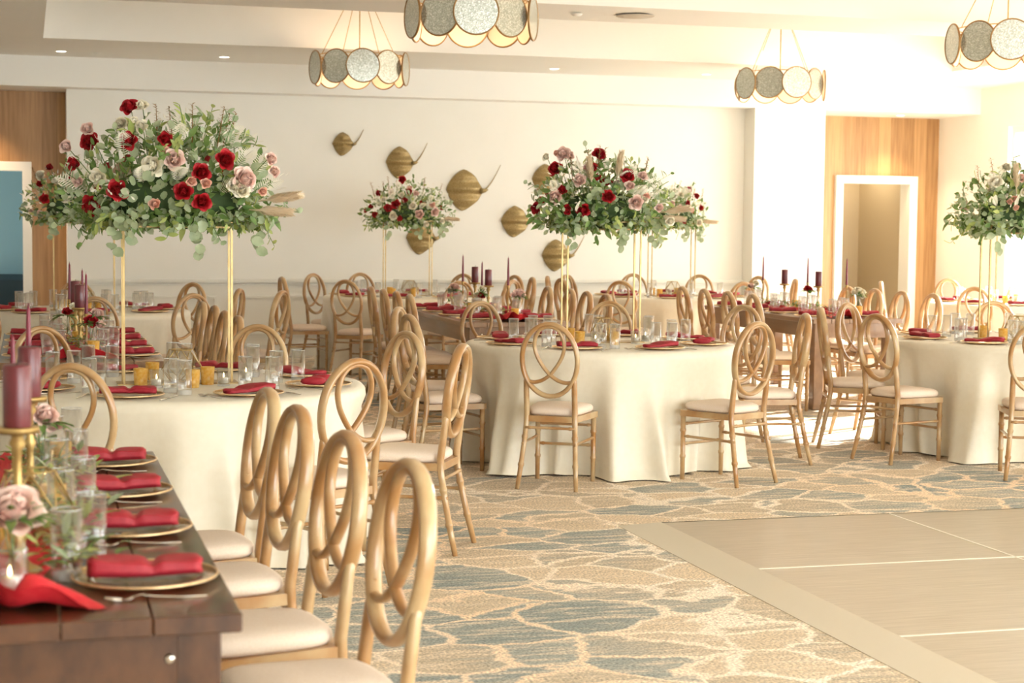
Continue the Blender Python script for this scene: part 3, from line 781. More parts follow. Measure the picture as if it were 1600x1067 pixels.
def mk_stand(label, group):
    t = thing('flower_stand', label, 'flower stand', group=group)
    hw, hd, H = .245, .06, 1.535 - .765
    for sx in (-1, 1):
        for sy in (-1, 1):
            MB().box(sx * hw - .005, sx * hw + .005, sy * hd - .005, sy * hd + .005, .006, H).build('post', M_gold, t)
    b = MB().box(-hw - .03, hw + .03, -hd - .02, hd + .02, 0, .006); b.build('base_plate', M_gold, t)
    for z in (H - .045,):
        b = MB(); 
        for sy in (-1, 1): b.box(-hw, hw, sy * hd - .004, sy * hd + .004, z - .004, z + .004)
        for sx in (-1, 1): b.box(sx * hw - .004, sx * hw + .004, -hd, hd, z - .004, z + .004)
        b.build('cross_rail', M_gold, t)
    MB().box(-hw - .02, hw + .02, -hd - .04, hd + .04, H, H + .008).build('tray', M_gold, t)
    return t

# ------------------------------------------------------------------ round tables
RT = .87; TZ = .765
def round_table(idx, cx, cy, desc, presses, seed):
    rnd = random.Random(seed)
    t = thing('round_table', 'round banquet table hidden under the ivory cloth of the ' + desc, 'table', (cx, cy, 0), 0, 'round banquet tables')
    MB().lathe([(0, TZ - .035), (RT - .01, TZ - .035), (RT - .01, TZ - .008), (0, TZ - .008)], n=48, cap=False).build('tabletop', M_tabB, t)
    for a in (pi / 4, 3 * pi / 4, 5 * pi / 4, 7 * pi / 4):
        MB().tube([(.55 * cos(a), .55 * sin(a), 0), (.55 * cos(a), .55 * sin(a), TZ - .03)], .018, 8).build('leg', M_frame, t)
    n = 360; prof = [(0, 0), (.5, 0), (.96, 0), (.985, .004), (1.0, .018), (1.006, .05), (1.01, .12), (1.02, .2), (1.03, .3), (1.04, .42), (1.05, .55), (1.06, .66), (1.07, .73), (1.10, TZ - .008)]
    pk = []; a = rnd.uniform(0, .4)
    while a < 2 * pi - .12: pk.append((a, rnd.uniform(.6, 1.0), rnd.uniform(.05, .085), rnd.uniform(.05, .4))); a += rnd.uniform(.19, .36)
    vs = []; fs = []
    for (k, dz) in prof:
        t_ = dz / TZ
        for i in range(n):
            a = 2 * pi * i / n; F = -.40
            for (pa, amp, wd, st) in pk:
                da = (a - pa + .10 * sin(pa * 5) * t_ + pi) % (2 * pi) - pi
                if abs(da) < .5: F += 1.35 * amp * math.exp(-abs(da / (wd * (1.35 - .3 * t_))) ** 1.6) * max(0, min(1, (t_ - st * .25) * 1.6))
            F = min(F, 1.0); q_ = t_ ** .8 * min(1, t_ * 2.5); r = RT * k + .095 * F * q_ if dz > 0 else RT * k
            if dz > .08:
                for pa in presses:
                    da = (a - pa + pi) % (2 * pi) - pi; g = math.exp(-(da / .27) ** 6)
                    r = r * (1 - g) + g * min(r, RT * .985 + .095 * (F - 1) * q_)
            z = TZ - dz
            if t_ > .93: z = max(.006, z + .02 * max(0, sin(5 * a + seed)) * max(0, F))
            vs.append((cx + r * cos(2 * pi * i / n), cy + r * sin(2 * pi * i / n), z))
    for j in range(len(prof) - 1):
        for i in range(n): fs.append((j * n + i, (j + 1) * n + i, (j + 1) * n + (i + 1) % n, j * n + (i + 1) % n))
    o = MB().add(vs, fs).build('tablecloth', M_cloth)
    tag(o, 'floor-length ivory cloth draped over the ' + desc, 'tablecloth', 'ivory tablecloths')
SECT = ['right', 'back right', 'back', 'back left', 'left', 'front left', 'front', 'front right']
def sector(a):   # a = angle in room frame; turned into the camera's frame
    return SECT[int(round(((a + YAW) % (2 * pi)) / (pi / 4))) % 8]
def setting(x, y, z, ang, where, grp, nk, nrot, glasses=2, gold=False, seed=0, cut=True):
    """ang: direction the guest faces. local +x = guest's right"""
    rnd = random.Random(seed * 31 + int(x * 100) + int(y * 10))
    fx, fy = cos(ang), sin(ang); rx, ry = fy, -fx
    L = lambda a, b_: (x + rx * a + fx * b_, y + ry * a + fy * b_)
    place('plate', mk_plate, (x, y, z), rnd.uniform(0, 6), ('gold-rimmed charger plate ' + where).replace(' ,', ','), 'charger plates ' + grp)
    o = bpy.data.objects.new('napkin', NAPME[nk]); COL.objects.link(o); o.location = (x, y, z + .0135); o.rotation_euler = (0, 0, ang - pi / 2 + nrot + rnd.uniform(-.15, .15))
    tag(o, ('folded crimson napkin ' + where).replace(' ,', ','), 'napkin', 'napkins ' + grp)
    if cut:
        p = L(-.19, -.01); o = bpy.data.objects.new('fork', FORK); COL.objects.link(o); o.location = (p[0], p[1], z); o.rotation_euler = (0, 0, ang - pi / 2 + rnd.uniform(-.05, .05))
        tag(o, ('silver fork ' + where).replace(' ,', ','), 'fork', 'forks ' + grp)
        p = L(.185, -.01); o = bpy.data.objects.new('knife', KNIFE); COL.objects.link(o); o.location = (p[0], p[1], z); o.rotation_euler = (0, 0, ang - pi / 2 + rnd.uniform(-.05, .05))
        tag(o, ('silver knife ' + where).replace(' ,', ','), 'knife', 'knives ' + grp)
    spots = [(.20, .15, 'outer clear'), (.11, .22, 'inner clear')][:glasses]
    for (a, b_, s) in spots:
        p = L(a + rnd.uniform(-.01, .01), b_ + rnd.uniform(-.01, .01))
        place('glass', mk_glass, (p[0], p[1], z), 0, s + ' tumbler ' + where, 'tumblers ' + grp)

ROUND = {
 1: (.67, 8.13, 'left foreground round table', -97, 2),
 2: (3.55, 10.53, 'centre round table', -105, 2),
 3: (6.55, 10.50, 'right-hand round table', -78, 2),
 4: (.46, 14.85, 'far left round table', -70, 2),
 5: (3.80, 17.55, 'back centre round table', -95, 1),
 6: (6.64, 17.35, 'round table by the pillar', -95, 1),
 7: (9.70, 15.60, 'sunlit round table', -100, 1),
}
# chair back tops seen in the picture: (px, py, extra turn)
CH = {
 1: [(110, 567), (533, 557), (700, 536), (635, 517), (400, 507), (92, 512)],
 2: [(872, 500), (1136, 499), (1256, 489), (1163, 476), (952, 470), (750, 470), (622, 479), (667, 490)],
 3: [(1625, 503), (1403, 489), (1294, 480), (1358, 474), (1553, 470)],
 4: [(246, 443), (302, 458), (347, 450), (371, 452, 1.78), (123, 441), (148, 463), (-38, 463)],
 5: [(451, 432), (497, 427), (556, 436), (590, 428), (688, 436), (711, 428), (784, 436.5), (805, 429.5), (829, 432.5)],
 6: [(868, 431), (902, 429), (917, 434), (989, 427), (1004, 436), (1090, 429), (1111, 437), (1186, 431), (1206, 435)],
 7: [(1430, 440), (1481, 435), (1523, 448)],
}
SEEN_LAB = {}
def chair_label(base, p):
    k = SEEN_LAB.get(base, 0); SEEN_LAB[base] = k + 1
    return base if k == 0 else None
for k, (cx, cy, desc, base, ng) in ROUND.items():
    items = []
    for q_ in CH[k]:
        px, py = q_[:2]; p = atz(px, py, .965); items.append((px, py, atan2(p.y - cy, p.x - cx), q_[2] if len(q_) > 2 else 1.33))
    round_table(k, cx, cy, desc, [i[2] for i in items], k * 3 + 1)
    order = sorted(items, key=lambda i: i[0])
    ords = ['leftmost', 'second from the left', 'third from the left', 'fourth from the left', 'fifth from the left', 'sixth from the left', 'seventh from the left', 'eighth from the left', 'ninth from the left', 'tenth from the left']
    if k in (1, 2, 3, 7):
        secs = [sector(i[2]) for i in items]
    for n_, (px, py, a, md) in enumerate(items):
        oi = order.index((px, py, a, md))
        if oi == len(order) - 1: oo = 'rightmost'
        else: oo = ords[oi]
        lab = 'oval-back oak chair at the %s, %s' % (desc, oo)
        chair_at(px, py, (cx, cy), lab, 'chairs around the ' + desc, -.22 if px == 700 else 0, md)
    # settings
    for s in range(8):
        a = radians(base + 45 * s) - YAW
        sx, sy = cx + .67 * cos(a), cy + .67 * sin(a)
        where = 'at the %s seat of the %s' % (sector(a), desc)
        setting(sx, sy, TZ, a + pi, where, 'on the ' + desc, 2 if s % 2 else 3, 0 if s % 3 else .45, ng, seed=k, cut=k in (1, 2, 3))
    # centre
    place('stand', mk_stand, (cx, cy, TZ), 0, 'tall gold four-post flower stand on the ' + desc, 'gold flower stands')
    place('terr', mk_terr, (cx + .02, cy, TZ + .006), .3, 'gold-edged geometric glass terrarium on the ' + desc, 'geometric terrariums')
    vs_ = [('gold', -.19, -.16, 'left of centre'), ('clear', -.10, -.20, 'front centre left'), ('gold', .02, -.22, 'front centre'), ('gold', .12, .14, 'behind the terrarium'), ('clear', .19, -.14, 'right of centre'), ('gold', -.15, .17, 'behind left'), ('clear', .33, .06, 'far right of centre')]
    if k == 1: vs_ = [('gold', -.175, -.02 - .11, 'beside the left post'), ('clear', -.11, -.21, 'in front of the left post'), ('gold', .05, -.23, 'in front of the terrarium'), ('gold', .13, -.09, 'right of the terrarium'), ('clear', .195, -.17, 'beside the right post'), ('gold', -.1, .2, 'behind the terrarium'), ('clear', .33, .1, 'to the right')]
    for (kd, dx, dy, s) in vs_:
        place('vot' + kd, mk_votive(kd), (cx + dx, cy + dy, TZ), 0, ('golden glass votive %s on the %s' if kd == 'gold' else 'clear glass votive %s on the %s') % (s, desc), 'votives on the ' + desc)
        if kd == 'clear' and k in (1, 2, 3): place('tea', mk_tea, (cx + dx, cy + dy, TZ + .0125), 0, 'lit tealight, votive %s on the %s' % (s, desc), 'tealights on the round tables')

# ------------------------------------------------------------------ long wooden tables
def farm(x0, x1, y0, desc, M, label):
    L = 2.44; z1 = .76
    t = thing('farm_table', label, 'table', ((x0 + x1) / 2, y0 + L / 2, 0), 0, None)
    hw = (x1 - x0) / 2; hl = L / 2
    b = MB(); n = 5; pw = (2 * hw) / n
    for i in range(n): b.rbox(-hw + i * pw, -hw + (i + 1) * pw - .002, -hl, hl, z1 - .038, z1, .003)
    b.build('tabletop', M, t)
    for sy in (-1, 1): MB().box(-hw + .075, hw - .075, sy * (hl - .07) - .014, sy * (hl - .07) + .014, z1 - .16, z1 - .038).build('end_apron', M, t)
    for sx in (-1, 1): MB().box(sx * (hw - .06) - .014, sx * (hw - .06) + .014, -hl + .08, hl - .08, z1 - .16, z1 - .038).build('side_apron', M, t)
    for sx in (-1, 1):
        for sy in (-1, 1):
            lg = MB().rbox(sx * (hw - .082) - .045, sx * (hw - .082) + .045, sy * (hl - .10) - .045, sy * (hl - .10) + .045, 0, z1 - .038, .005).build('leg', M, t)
            MB().ball((sx * (hw - .137), sy * (hl - .054), z1 - .095), .011, 10, 6, (1, .7, 1)).build('bolt', M_steel, t)
    return t
FARM = {
 'A': (-.46, .40, 3.33, 'foreground wooden table', M_tabA, 'dark stained wooden farm table in the left foreground'),
 'B': (-.15, .73, 9.48, 'rear left wooden table', M_tabB, 'brown wooden farm table behind the left round table'),
 'C': (3.24, 4.08, 12.83, 'middle wooden table', M_tabB, 'worn wooden farm table in the middle beneath the wall ornaments'),
 'D': (6.24, 7.06, 13.02, 'right wooden table', M_tabD, 'warm brown wooden farm table near the right doorway'),
}
POS = ['nearest', 'second nearest', 'third nearest', 'farthest']
for k, (x0, x1, y0, desc, M, lab) in FARM.items():
    farm(x0, x1, y0, desc, M, lab)
    v0 = 3.70 - 3.33
    for side, s in (('right', 1), ('left', -1)):
        if k == 'A' and s < 0: continue
        for j in range(4):
            v = y0 + v0 + .60 * j - (.02 if k == 'A' else 0)
            u = (x1 - .165) if s > 0 else (x0 + .165)
            where = ', %s side of the %s, %s' % (side, desc, POS[j])
            z = .76
            setting(u, v, z, pi if s > 0 else 0, where, 'on the ' + desc, 1, pi / 2, 0, seed=5, cut=True)
            g = [(-.10 if k == 'A' else -.09, .26, 'outer clear'), (-.16, .05, 'inner clear')]
            for (du, dv, nm) in g:
                place('glass', mk_glass, (u + s * du, v + s * dv * 1.0, z), 0, nm + ' tumbler' + where, 'tumblers on the ' + desc)
# chairs along the long tables
RIGHT = pi; LEFT = 0.0
def frow(name, desc, side, pts, face, extra):
    for j, (px, py) in enumerate(pts):
        chair_at(px, py, face, 'oval-back oak chair on the %s side of the %s, %s' % (side, desc, POS[j]), 'chairs along the ' + desc, extra[j] if hasattr(extra, '__len__') else extra, v=(13.22 + .54 * j) if name in 'CD' else None)
frow('A', 'foreground wooden table', 'right', [(643, 716), (543, 672), (466, 632), (420, 605)], RIGHT, [.16, .16, .14, .12])
frow('B', 'rear left wooden table', 'right', [(373, 493), (352, 485), (336, 477), (317, 471)], RIGHT, .06)
frow('C', 'middle wooden table', 'left', [(640, 459), (619, 455), (599, 451), (579, 449)], LEFT, -.05)
frow('C', 'middle wooden table', 'right', [(948, 459), (918, 455), (892, 451), (857, 448)], RIGHT, .0)
frow('D', 'right wooden table', 'left', [(1176, 458), (1137, 454), (1100, 450), (1066, 448)], LEFT, -.05)
frow('D', 'right wooden table', 'right', [(1459, 457), (1410, 454), (1368, 450), (1326, 446)], RIGHT, .0)

# centre pieces of the long tables
def runner(cx, y0, L, z, label, seed, bunch=True):
    rnd = random.Random(seed); nu, nv = 26, 240; vs = []; fs = []
    ph = [rnd.uniform(0, 6.28) for _ in range(8)]
    for j in range(nv + 1):
        t = (j / nv) ** 1.5; y = y0 + L * t
        for i in range(nu + 1):
            s = -1 + 2 * i / nu
            w = .10 + .03 * sin(9 * t + ph[0]) + .02 * sin(23 * t + ph[1])
            nb = max(0, 1 - t * 9) if bunch else 0
            w += .09 * nb
            x = cx + s * w + .03 * sin(6 * t + ph[2]) - .05 * nb * (.5 - t * 4)
            h = .010 + .012 * (1 + sin(38 * t + 2.2 * s + ph[3])) * (.6 + .4 * sin(5 * s + 9 * t + ph[4])) + .008 * sin(9 * s + ph[5] + 12 * t)
            h += nb ** .5 * .030 * (1 + sin(6 * s + 95 * t + 1.5 * sin(5 * s + 1))) * (1 - s * s * .5)
            h *= (1 - abs(s) ** 4 * .9)
            vs.append((x, y + .02 * sin(5 * s + ph[6]), z + max(.002, h)))
    for j in range(nv):
        for i in range(nu): k = j * (nu + 1) + i; fs.append((k, k + 1, k + nu + 2, k + nu + 1))
    o = MB().add(vs, fs).build('table_runner', M_run); tag(o, label, 'table runner', 'crimson table runners')
def posy(loc, blooms, label, seed, sc=1.0, spread=.05, green=26):
    rnd = random.Random(seed); t = thing('flower_posy', label, 'flowers', loc, 0, 'flower posies in bud vases')
    b = MB(); g = MB()
    for i in range(green):
        d = rdir(rnd); d.z = abs(d.z) * .8 - .25; p = Vector((d.x, d.y, .3)) * spread * .7
        leaf(g, p, d, (0, 0, 1), rnd.uniform(.04, .065) * sc, .022 * sc, 'point', .3)
    for (kind, dx, dy, dz, s) in blooms:
        p = Vector((dx, dy, dz)); rose(t, kind, p, Vector((dx * 5, dy * 5 - .6, .6)), s, rnd.uniform(0, 6))
        MB().tube([(0, 0, -.10), (p.x * .4, p.y * .4, p.z * .3), (p.x, p.y, p.z)], .002, 5).build('flower_stem', M_stem, t)
    g.build('foliage', M_rus, t)
def garland(cx, y0, y1, z, label, seed, n=260, w=.10):
    rnd = random.Random(seed); t = thing('greenery_garland', label, 'garland', (cx, (y0 + y1) / 2, z), 0, 'greenery along the wooden tables')
    B = [MB(), MB(), MB(), MB()]
    for i in range(n):
        y = rnd.uniform(y0, y1) - (y0 + y1) / 2; x = rnd.gauss(0, w * .5); h = .035 + .05 * rnd.random() * math.exp(-(x / w) ** 2)
        d = rdir(rnd); d.z = abs(d.z) * .6
        k = rnd.choice((0, 1, 1, 2, 2, 3)); leaf(B[k], (x, y, h), d, (0, 0, 1), rnd.uniform(.035, .07), .024, 'point' if k else 'oval', .3)
    B[0].build('eucalyptus_foliage', M_euc, t); B[1].build('dark_foliage', M_rus, t); B[2].build('lime_foliage', M_lime, t); B[3].build('russet_foliage', M_twig, t)
    return t
def stick_and_pillar(x, y, z, h, where):
    place('stick%.2f' % h, mk_stick(h), (x, y, z), 0, 'turned gold candlestick under the burgundy pillar candle ' + where, 'gold candlesticks')
    place('pillar', mk_pillar, (x, y, z + h), 0, 'thick burgundy pillar candle ' + where, 'burgundy pillar candles')
def stick_and_taper(x, y, z, h, where):
    place('tstick%.2f' % h, mk_stick(h, False), (x, y, z), 0, 'slim gold candlestick holding the taper ' + where, 'slim gold candlesticks')
    place('taper', mk_taper, (x, y, z + h - .02), 0, 'slender burgundy taper candle ' + where, 'burgundy taper candles')
ZT = .768
for k, (x0, x1, y0, desc, M, lab) in FARM.items():
    cx = (x0 + x1) / 2; dn = desc
    runner(cx, y0 + .08, 2.25, .76, 'crumpled crimson chiffon runner down the middle of the ' + dn, ord(k))
    g_n = 420 if k == 'A' else 150
    garland(cx + (.09 if k == 'A' else .0), y0 + (.30 if k == 'A' else .35), y0 + 2.2, .76, 'loose leafy greenery trailing along the middle of the ' + dn, ord(k) + 1, g_n, .11 if k == 'A' else .08)
    def spot(px, v):   # point on the table at depth v seen in column px
        d = ray(px, 349); return d.x * (v / d.y)
    if k == 'A':
        stick_and_pillar(spot(24, 3.80), 3.80, ZT, .31, 'nearest on the foreground wooden table')
        stick_and_pillar(spot(44, 4.75), 4.75, ZT, .28, 'second on the foreground wooden table')
        stick_and_taper(spot(43, 5.25), 5.25, ZT, .27, 'far on the foreground wooden table')
        stick_and_taper(spot(18, 5.0), 5.0, ZT, .20, 'low at the left of the foreground wooden table')
        place('bottle', mk_bottle, (spot(16, 3.60), 3.60, .775), 0, 'clear bud vase with the pink rose at the near end of the foreground table', 'bud vases')
        posy((spot(16, 3.60), 3.60, .775 + .135), [('blush', .0, -.01, .02, 1.25), ('blush2', -.05, .02, -.01, 1.1), ('cream2', -.02, .05, 0, 1)], 'full blush rose posy in the vase at far left foreground', 5, 1.1)
        place('bottle', mk_bottle, (spot(60, 5.1), 5.1, .775), 0, 'clear bud vase with pink flowers at the far end of the foreground table', 'bud vases')
        posy((spot(62, 5.1), 5.1, .775 + .15), [('blush2', .01, -.01, .03, 1.2), ('blush2', .03, .02, .0, .9), ('cream2', -.03, 0, .02, 1)], 'small pink posy behind the two pillar candles of the foreground table', 6)
        place('terr', mk_terr, (spot(45, 4.15), 4.15, .785), .9, 'gold-edged glass terrarium among the greenery of the foreground wooden table', 'geometric terrariums')
        for (px, v, kd, s) in ((14, 3.98, 'gold', 'below the pillar candle'), (10, 3.52, 'clear', 'at the near end'), (80, 4.45, 'gold', 'in the greenery'), (66, 4.9, 'clear', 'behind the greenery'), (92, 5.3, 'gold', 'at the far end')):
            place('vot' + kd, mk_votive(kd), (spot(px, v), v, .775), 0, '%s glass votive %s of the foreground wooden table' % ('golden' if kd == 'gold' else 'clear', s), 'votives on the foreground wooden table')
            if kd == 'clear': place('tea', mk_tea, (spot(px, v), v, .7875), 0, 'small lit tealight in the clear votive %s of the foreground wooden table' % s, 'tealights')
    else:
        q = {'B': [(0, .34, .95, .12), (0, .30, 1.25, -.02)], 'C': [], 'D': []}
        if k == 'B': pil = [(124, 10.35, .24), (117, 10.95, .24)]; tap = [(134, 10.05, .22), (108, 11.2, .25), (128, 11.5, .2)]; ros = [(140, 9.95, [('red', 0, 0, .02, 1), ('blush2', .05, .02, .0, 1)], 'red rose posy', ), (104, 10.8, [('red2', 0, 0, .03, 1), ('cream2', .04, 0, .06, 1)], 'red and cream posy'), (150, 10.6, [('blush', .0, 0, .02, 1)], 'blush rose posy')]; vot = [(145, 9.75, 'gold', 'at the near end'), (132, 9.85, 'clear', 'beside the golden one'), (120, 10.6, 'gold', 'in the middle')]
        if k == 'C': pil = [(743, 14.25, .25), (764, 13.95, .235)]; tap = [(724, 14.5, .25), (754, 14.1, .2), (795, 13.6, .25)]; ros = [(711, 14.7, [('blush', 0, 0, .03, 1), ('cream2', -.04, 0, 0, 1)], 'pink rose posy'), (812, 13.3, [('blush', 0, 0, .03, 1.1), ('blush2', -.04, 0, .02, 1)], 'blush rose posy'), (752, 13.85, [('cream2', .01, 0, .05, 1), ('red2', .0, -.02, -.01, 1), ('cream2', -.03, 0, 0, 1)], 'cream and red posy')]; vot = [(806, 13.1, 'gold', 'at the near end'), (738, 14.0, 'gold', 'in the middle'), (780, 13.4, 'clear', 'near the front')]
        if k == 'D': pil = [(1228, 14.95, .215), (1281, 14.35, .215)]; tap = [(1194, 15.2, .24), (1264, 14.6, .24), (1325, 13.7, .25)]; ros = [(1178, 15.25, [('blush2', -.02, 0, .02, 1.1), ('cream2', .03, 0, .05, 1.1)], 'pink and cream posy'), (1265, 14.5, [('red', 0, 0, .02, 1)], 'single red rose posy'), (1344, 13.6, [('cream', 0, 0, .04, 1), ('cream2', .04, 0, .03, 1), ('cream2', -.04, 0, .03, 1), ('cream2', .02, -.02, 0, 1)], 'white rose posy')]; vot = [(1248, 14.4, 'gold', 'in the middle'), (1212, 14.9, 'clear', 'towards the far end'), (1345, 13.3, 'gold', 'at the near end')]
        on = ['nearest', 'second', 'third']
        wd = {'B': 'rear left', 'C': 'middle', 'D': 'right'}[k]
        srt = sorted(range(len(pil)), key=lambda i: pil[i][1])
        for r_, i in enumerate(srt): px, v, h = pil[i]; stick_and_pillar(spot(px, v), v, ZT, h, '%s on the %s' % (on[r_], dn))
        srt = sorted(range(len(tap)), key=lambda i: tap[i][1])
        for r_, i in enumerate(srt): px, v, h = tap[i]; stick_and_taper(spot(px, v), v, ZT, h, '%s on the %s' % (on[r_], dn))
        for i, (px, v, bl, nm) in enumerate(ros):
            place('bottle', mk_bottle, (spot(px, v), v, .772), 0, 'clear bud vase with the %s on the %s' % (nm, dn), 'bud vases')
            posy((spot(px, v), v, .772 + .155), bl, '%s in a bud vase on the %s' % (nm, dn), ord(k) * 3 + i)
        for (px, v, kd, s) in vot:
            place('vot' + kd, mk_votive(kd), (spot(px, v), v, .772), 0, '%s glass votive %s of the %s' % ('golden' if kd == 'gold' else 'clear', s, dn), 'votives on the ' + dn)

# ------------------------------------------------------------------ tall arrangements
HT = 1.543
c = ROUND
R1 = [('red', 203, 169), ('cream2', 222, 167), ('cream2', 190, 194), ('cream2', 209, 194), ('cream', 222, 200, .7), ('red', 140, 222, 1.05), ('red', 203, 222), ('red2', 258, 221, 1.1), ('red', 349, 252, 1.1), ('red', 186, 299, 1.15), ('red', 147, 321, 1.1), ('red2', 117, 257), ('red', 313, 272), ('red', 286, 301), ('red', 314, 316), ('blush', 272, 252), ('blush', 378, 282, 1.2), ('cream', 240, 261, 1.1), ('cream', 157, 278, .85), ('cream', 364, 293, .8), ('cream', 375, 299, .8), ('blush2', 105, 230), ('blush2', 138, 202), ('blush2', 420, 250), ('blush2', 425, 270, .9), ('peach', 243, 319, 1.3), ('peach', 298, 285, 1.2), ('peach', 320, 288, 1.2), ('peach', 258, 240, 1.2), ('peach', 406, 300, 1.1), ('blush2', 125, 285, .8)]
arrangement('large tall arrangement of red, blush and cream roses over the left foreground round table', (c[1][0], c[1][1], HT), .50, .27, .42, 11, R1, 900, extra=2)
R2 = [('red', 936, 241), ('red', 868, 264, 1.1), ('red', 923, 264), ('red', 980, 276, 1.1), ('red2', 881, 298), ('red', 840, 326, .9), ('red', 912, 328, 1.05), ('red', 950, 308), ('red2', 888, 328), ('red2', 848, 313, .7), ('red2', 934, 278, .7), ('blush', 880, 241), ('blush2', 890, 244), ('blush', 906, 283, .9), ('blush', 869, 309, 1.0), ('blush', 993, 317, 1.0), ('blush2', 1003, 276, 1), ('blush2', 983, 292), ('cream2', 854, 246, .8), ('cream2', 1006, 312, .8), ('peach', 870, 240, 1), ('peach', 1008, 308, 1.2), ('blush2', 1028, 325, .9), ('cream2', 1045, 345)]
arrangement('full tall arrangement of red and blush roses over the centre round table', (c[2][0] + .0, c[2][1], HT), .47, .25, .36, 12, R2, 760, extra=4)
R3 = [('cream', 1557, 285, 1.0), ('cream2', 1572, 262), ('cream2', 1590, 262), ('blush2', 1594, 280, 1.1), ('peach', 1585, 312, 1.2), ('peach', 1578, 316, 1.0), ('peach', 1588, 325, 1.0), ('cream', 1605, 300), ('cream', 1640, 290), ('blush', 1660, 300), ('red', 1680, 280)]
arrangement('tall arrangement of white roses, pampas and eucalyptus over the right-hand round table', (c[3][0], c[3][1], HT), .50, .27, .36, 13, R3, 760, extra=4, reds=False)
R4 = [('red2', 78, 262, 1), ('cream', 63, 274, .9), ('red2', 63, 288, .9), ('red', 70, 311, 1), ('cream2', 88, 283, 1), ('cream2', 100, 286, 1), ('blush2', 50, 331, .8), ('blush2', 63, 333, .8), ('red2', 112, 275, .9), ('red', 150, 290), ('blush', 170, 300)]
arrangement('tall rose arrangement at far left behind the biggest one', (c[4][0], c[4][1], HT), .50, .26, .40, 14, R4, 460, extra=2)
R5 = [('red', 628, 281), ('red2', 592, 302), ('red2', 639, 300), ('red', 619, 320, 1.15), ('red', 607, 325, 1), ('red2', 580, 323, .8), ('red2', 586, 335, .9), ('red2', 625, 341, .9), ('red2', 633, 313, .9), ('blush', 655, 335), ('blush', 679, 331), ('cream', 615, 337), ('cream', 645, 322, .9), ('cream2', 600, 312), ('blush2', 640, 295), ('blush2', 650, 303), ('cream2', 665, 350), ('cream2', 628, 305), ('cream2', 690, 345), ('peach', 675, 320, 1.5), ('blush2', 612, 300)]
arrangement('tall rose arrangement below the gold wall ornaments', (c[5][0], c[5][1], HT), .48, .25, .36, 15, R5, 460, extra=1)
R6 = [('red2', 1076, 297), ('red2', 1088, 307), ('red2', 1074, 318, .9), ('red2', 1094, 325, 1), ('red2', 1069, 346, .8), ('cream', 1092, 348, .8), ('blush2', 1080, 328), ('blush2', 1062, 325), ('cream2', 1064, 305), ('blush2', 1050, 318)]
arrangement('small-looking tall rose arrangement beside the white pillar', (c[6][0], c[6][1], HT), .40, .24, .34, 16, R6, 420, extra=1)
R7 = []

# ------------------------------------------------------------------ hanging lamps
def mk_pendant(label, group):
    t = thing('hanging_lamp', label, 'hanging lamp', group=group)
    n = 10; r = .160
    for i in range(n):
        a = 2 * pi * i / n; RR = .46 if i % 2 == 0 else .425
        F = Matrix.Translation((RR * cos(a), RR * sin(a), 0)) @ Matrix.Rotation(a, 4, 'Z') @ Matrix.Rotation(pi / 2, 4, 'Y')
        pts = [F @ Vector((r * cos(2 * pi * k / 32), r * sin(2 * pi * k / 32), .006)) for k in range(32)]
        ptb = [F @ Vector((r * cos(2 * pi * k / 32), r * sin(2 * pi * k / 32), .0)) for k in range(32)]
        d = MB().add(pts + ptb, [tuple(range(32))] + [(k, 32 + k, 32 + (k + 1) % 32, (k + 1) % 32) for k in range(32)], False).build('mirror_disc', M_mirror, t)
        MB().add([F @ Vector((r * cos(2 * pi * k / 32), r * sin(2 * pi * k / 32), -.002)) for k in range(32)], [tuple(range(31, -1, -1))], False).build('lining', M_lining, d)
        MB().strip([F @ Vector((r * cos(2 * pi * k / 32), r * sin(2 * pi * k / 32), .002)) for k in range(32)], F.to_3x3() @ Vector((0, 0, 1)), .012, .016, True).build('disc_rim', M_frame, d)
    for z in (.13,):
        MB().tube([(.405 * cos(2 * pi * k / 36), .405 * sin(2 * pi * k / 36), z) for k in range(37)], .005, 6, False).build('hoop', M_brass, t)
    for a in (.4, 1.97, 3.54, 5.11):
        MB().tube([(.405 * cos(a), .405 * sin(a), .13), (.03 * cos(a), .03 * sin(a), .84)], .0035, 5).build('suspension_rod', M_brass, t)
    MB().lathe([(.0, .84), (.07, .85), (.075, .86), (.075, .885), (0, .885)], n=20, cap=False).build('ceiling_rose', M_brass, t)
    for a in (0, pi / 2, pi, 3 * pi / 2):
        MB().tube([(0, 0, -.02), (.13 * cos(a), .13 * sin(a), -.02)], .006, 6).build('arm', M_brass, t)
        MB().ball((.15 * cos(a), .15 * sin(a), .0), .028, 10, 8).build('bulb', emis('bulb glow', (1, .72, .42), 3), t)
    MB().tube([(0, 0, -.02), (0, 0, .84)], .006, 6).build('stem', M_brass, t)
    return t
LZ = 3.9 - .885
for (u, v, s) in ((3.16, 12.43, 'cut off by the top edge in the middle'), (3.16, 16.87, 'on the left above the long white wall'), (7.72, 17.05, 'on the right before the white pillar'), (7.72, 12.62, 'at the top right corner')):
    place('lamp', mk_pendant, (u, v, LZ), atan2(-v, -u) + (.38 if u > 5 and v > 15 else .07), 'drum lamp of overlapping antique mirror discs ' + s, 'mirror disc hanging lamps')
    ld = bpy.data.lights.new('lamp_bulb', 'POINT'); lo = bpy.data.objects.new('lamp_bulb', ld); COL.objects.link(lo)
    ld.energy = 5; ld.color = (1, .66, .38); ld.shadow_soft_size = .12; lo.location = (u, v, LZ - .03)

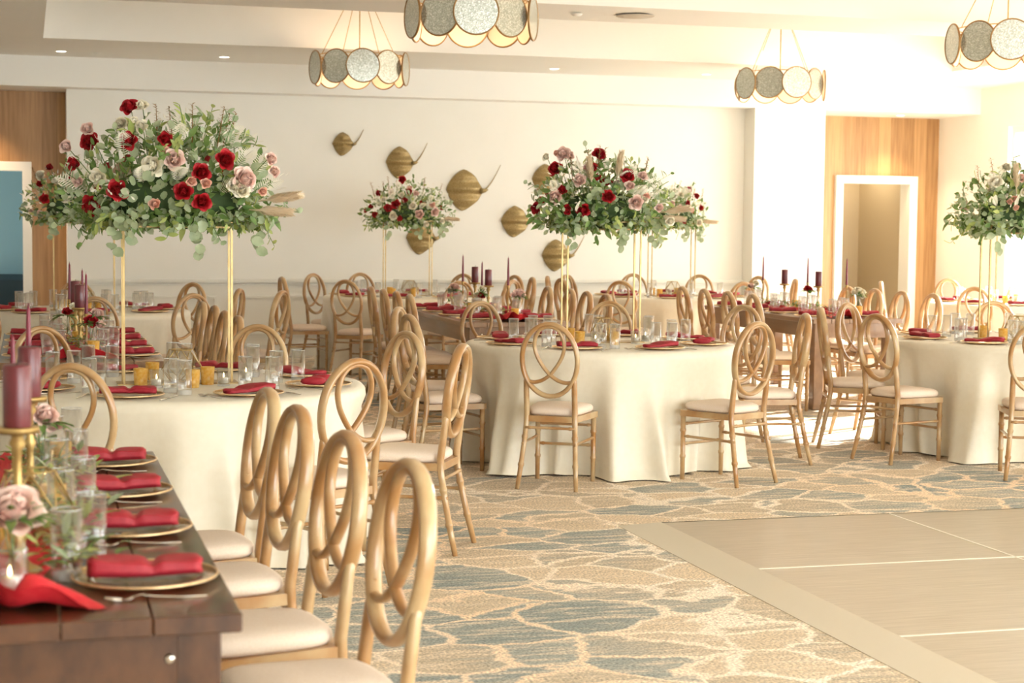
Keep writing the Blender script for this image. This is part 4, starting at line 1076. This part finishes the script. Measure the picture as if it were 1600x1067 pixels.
# ------------------------------------------------------------------ wall ornaments
def wallray(px, py, w, h, label):
    p = atv(px, py, V_W); t = thing('ray_wall_sculpture', label, 'wall sculpture', (p.x, V_W, p.z), 0, 'gold ray-shaped wall sculptures')
    nr, na = 14, 48; vs = []; fs = []
    def rad(a):
        c_, s_ = abs(cos(a)), abs(sin(a)); e = 1.45
        return 1 / ((c_ ** e + s_ ** e) ** (1 / e))
    for j in range(nr + 1):
        k = j / nr
        for i in range(na):
            a = 2 * pi * i / na; R = rad(a); x = R * cos(a) * k * w / 2; z = R * sin(a) * k * h / 2
            if z < 0: x -= .10 * w * (z / (h / 2)) ** 2 * .8
            else: x -= .02 * w
            zz = z / h
            y = -.02 - .06 * (1 - k * k) - .016 * sin(zz * 21 + .6)
            vs.append((x, y, z))
    for j in range(nr):
        for i in range(na): fs.append((j * na + i, j * na + (i + 1) % na, (j + 1) * na + (i + 1) % na, (j + 1) * na + i))
    b = MB().add(vs, fs)
    edge = [(vs[nr * na + i][0], -.0, vs[nr * na + i][2]) for i in range(na)]
    o = len(b.v); b.v += edge; 
    for i in range(na): b.f.append((nr * na + i, nr * na + (i + 1) % na, o + (i + 1) % na, o + i)); b.sm.append(False)
    b.build('body', M_ray, t)
    MB().tube([(w * .42, -.035, -.02 * h), (w * .56, -.035, .0), (w * .64, -.03, .02 * h)], [.035 * w / .4, .02 * w / .4, .004], 8).build('tail_root', M_ray, t)
    MB().tube([(w * .5 + w * .48 * k, -.03, .0 + h * .62 * k ** 1.5) for k in [i / 8 for i in range(9)]], [.011 - .001 * i for i in range(9)], 6).build('tail', M_ray, t)
for (px, py, w, h, s) in ((536, 225, .235, .27, 'smallest, at upper left'), (625, 254, .32, .37, 'second from the left'), (726, 297, .43, .48, 'largest, in the middle of the wall'), (658, 372, .34, .38, 'low behind the left tall flowers'), (805, 346, .34, .37, 'left of the centre flowers'), (869, 399, .345, .38, 'lowest, under the centre flowers'), (852, 280, .32, .36, 'half hidden behind the centre flowers')):
    wallray(px, py, w, h, 'bronze ribbed ray-shaped wall ornament, ' + s)
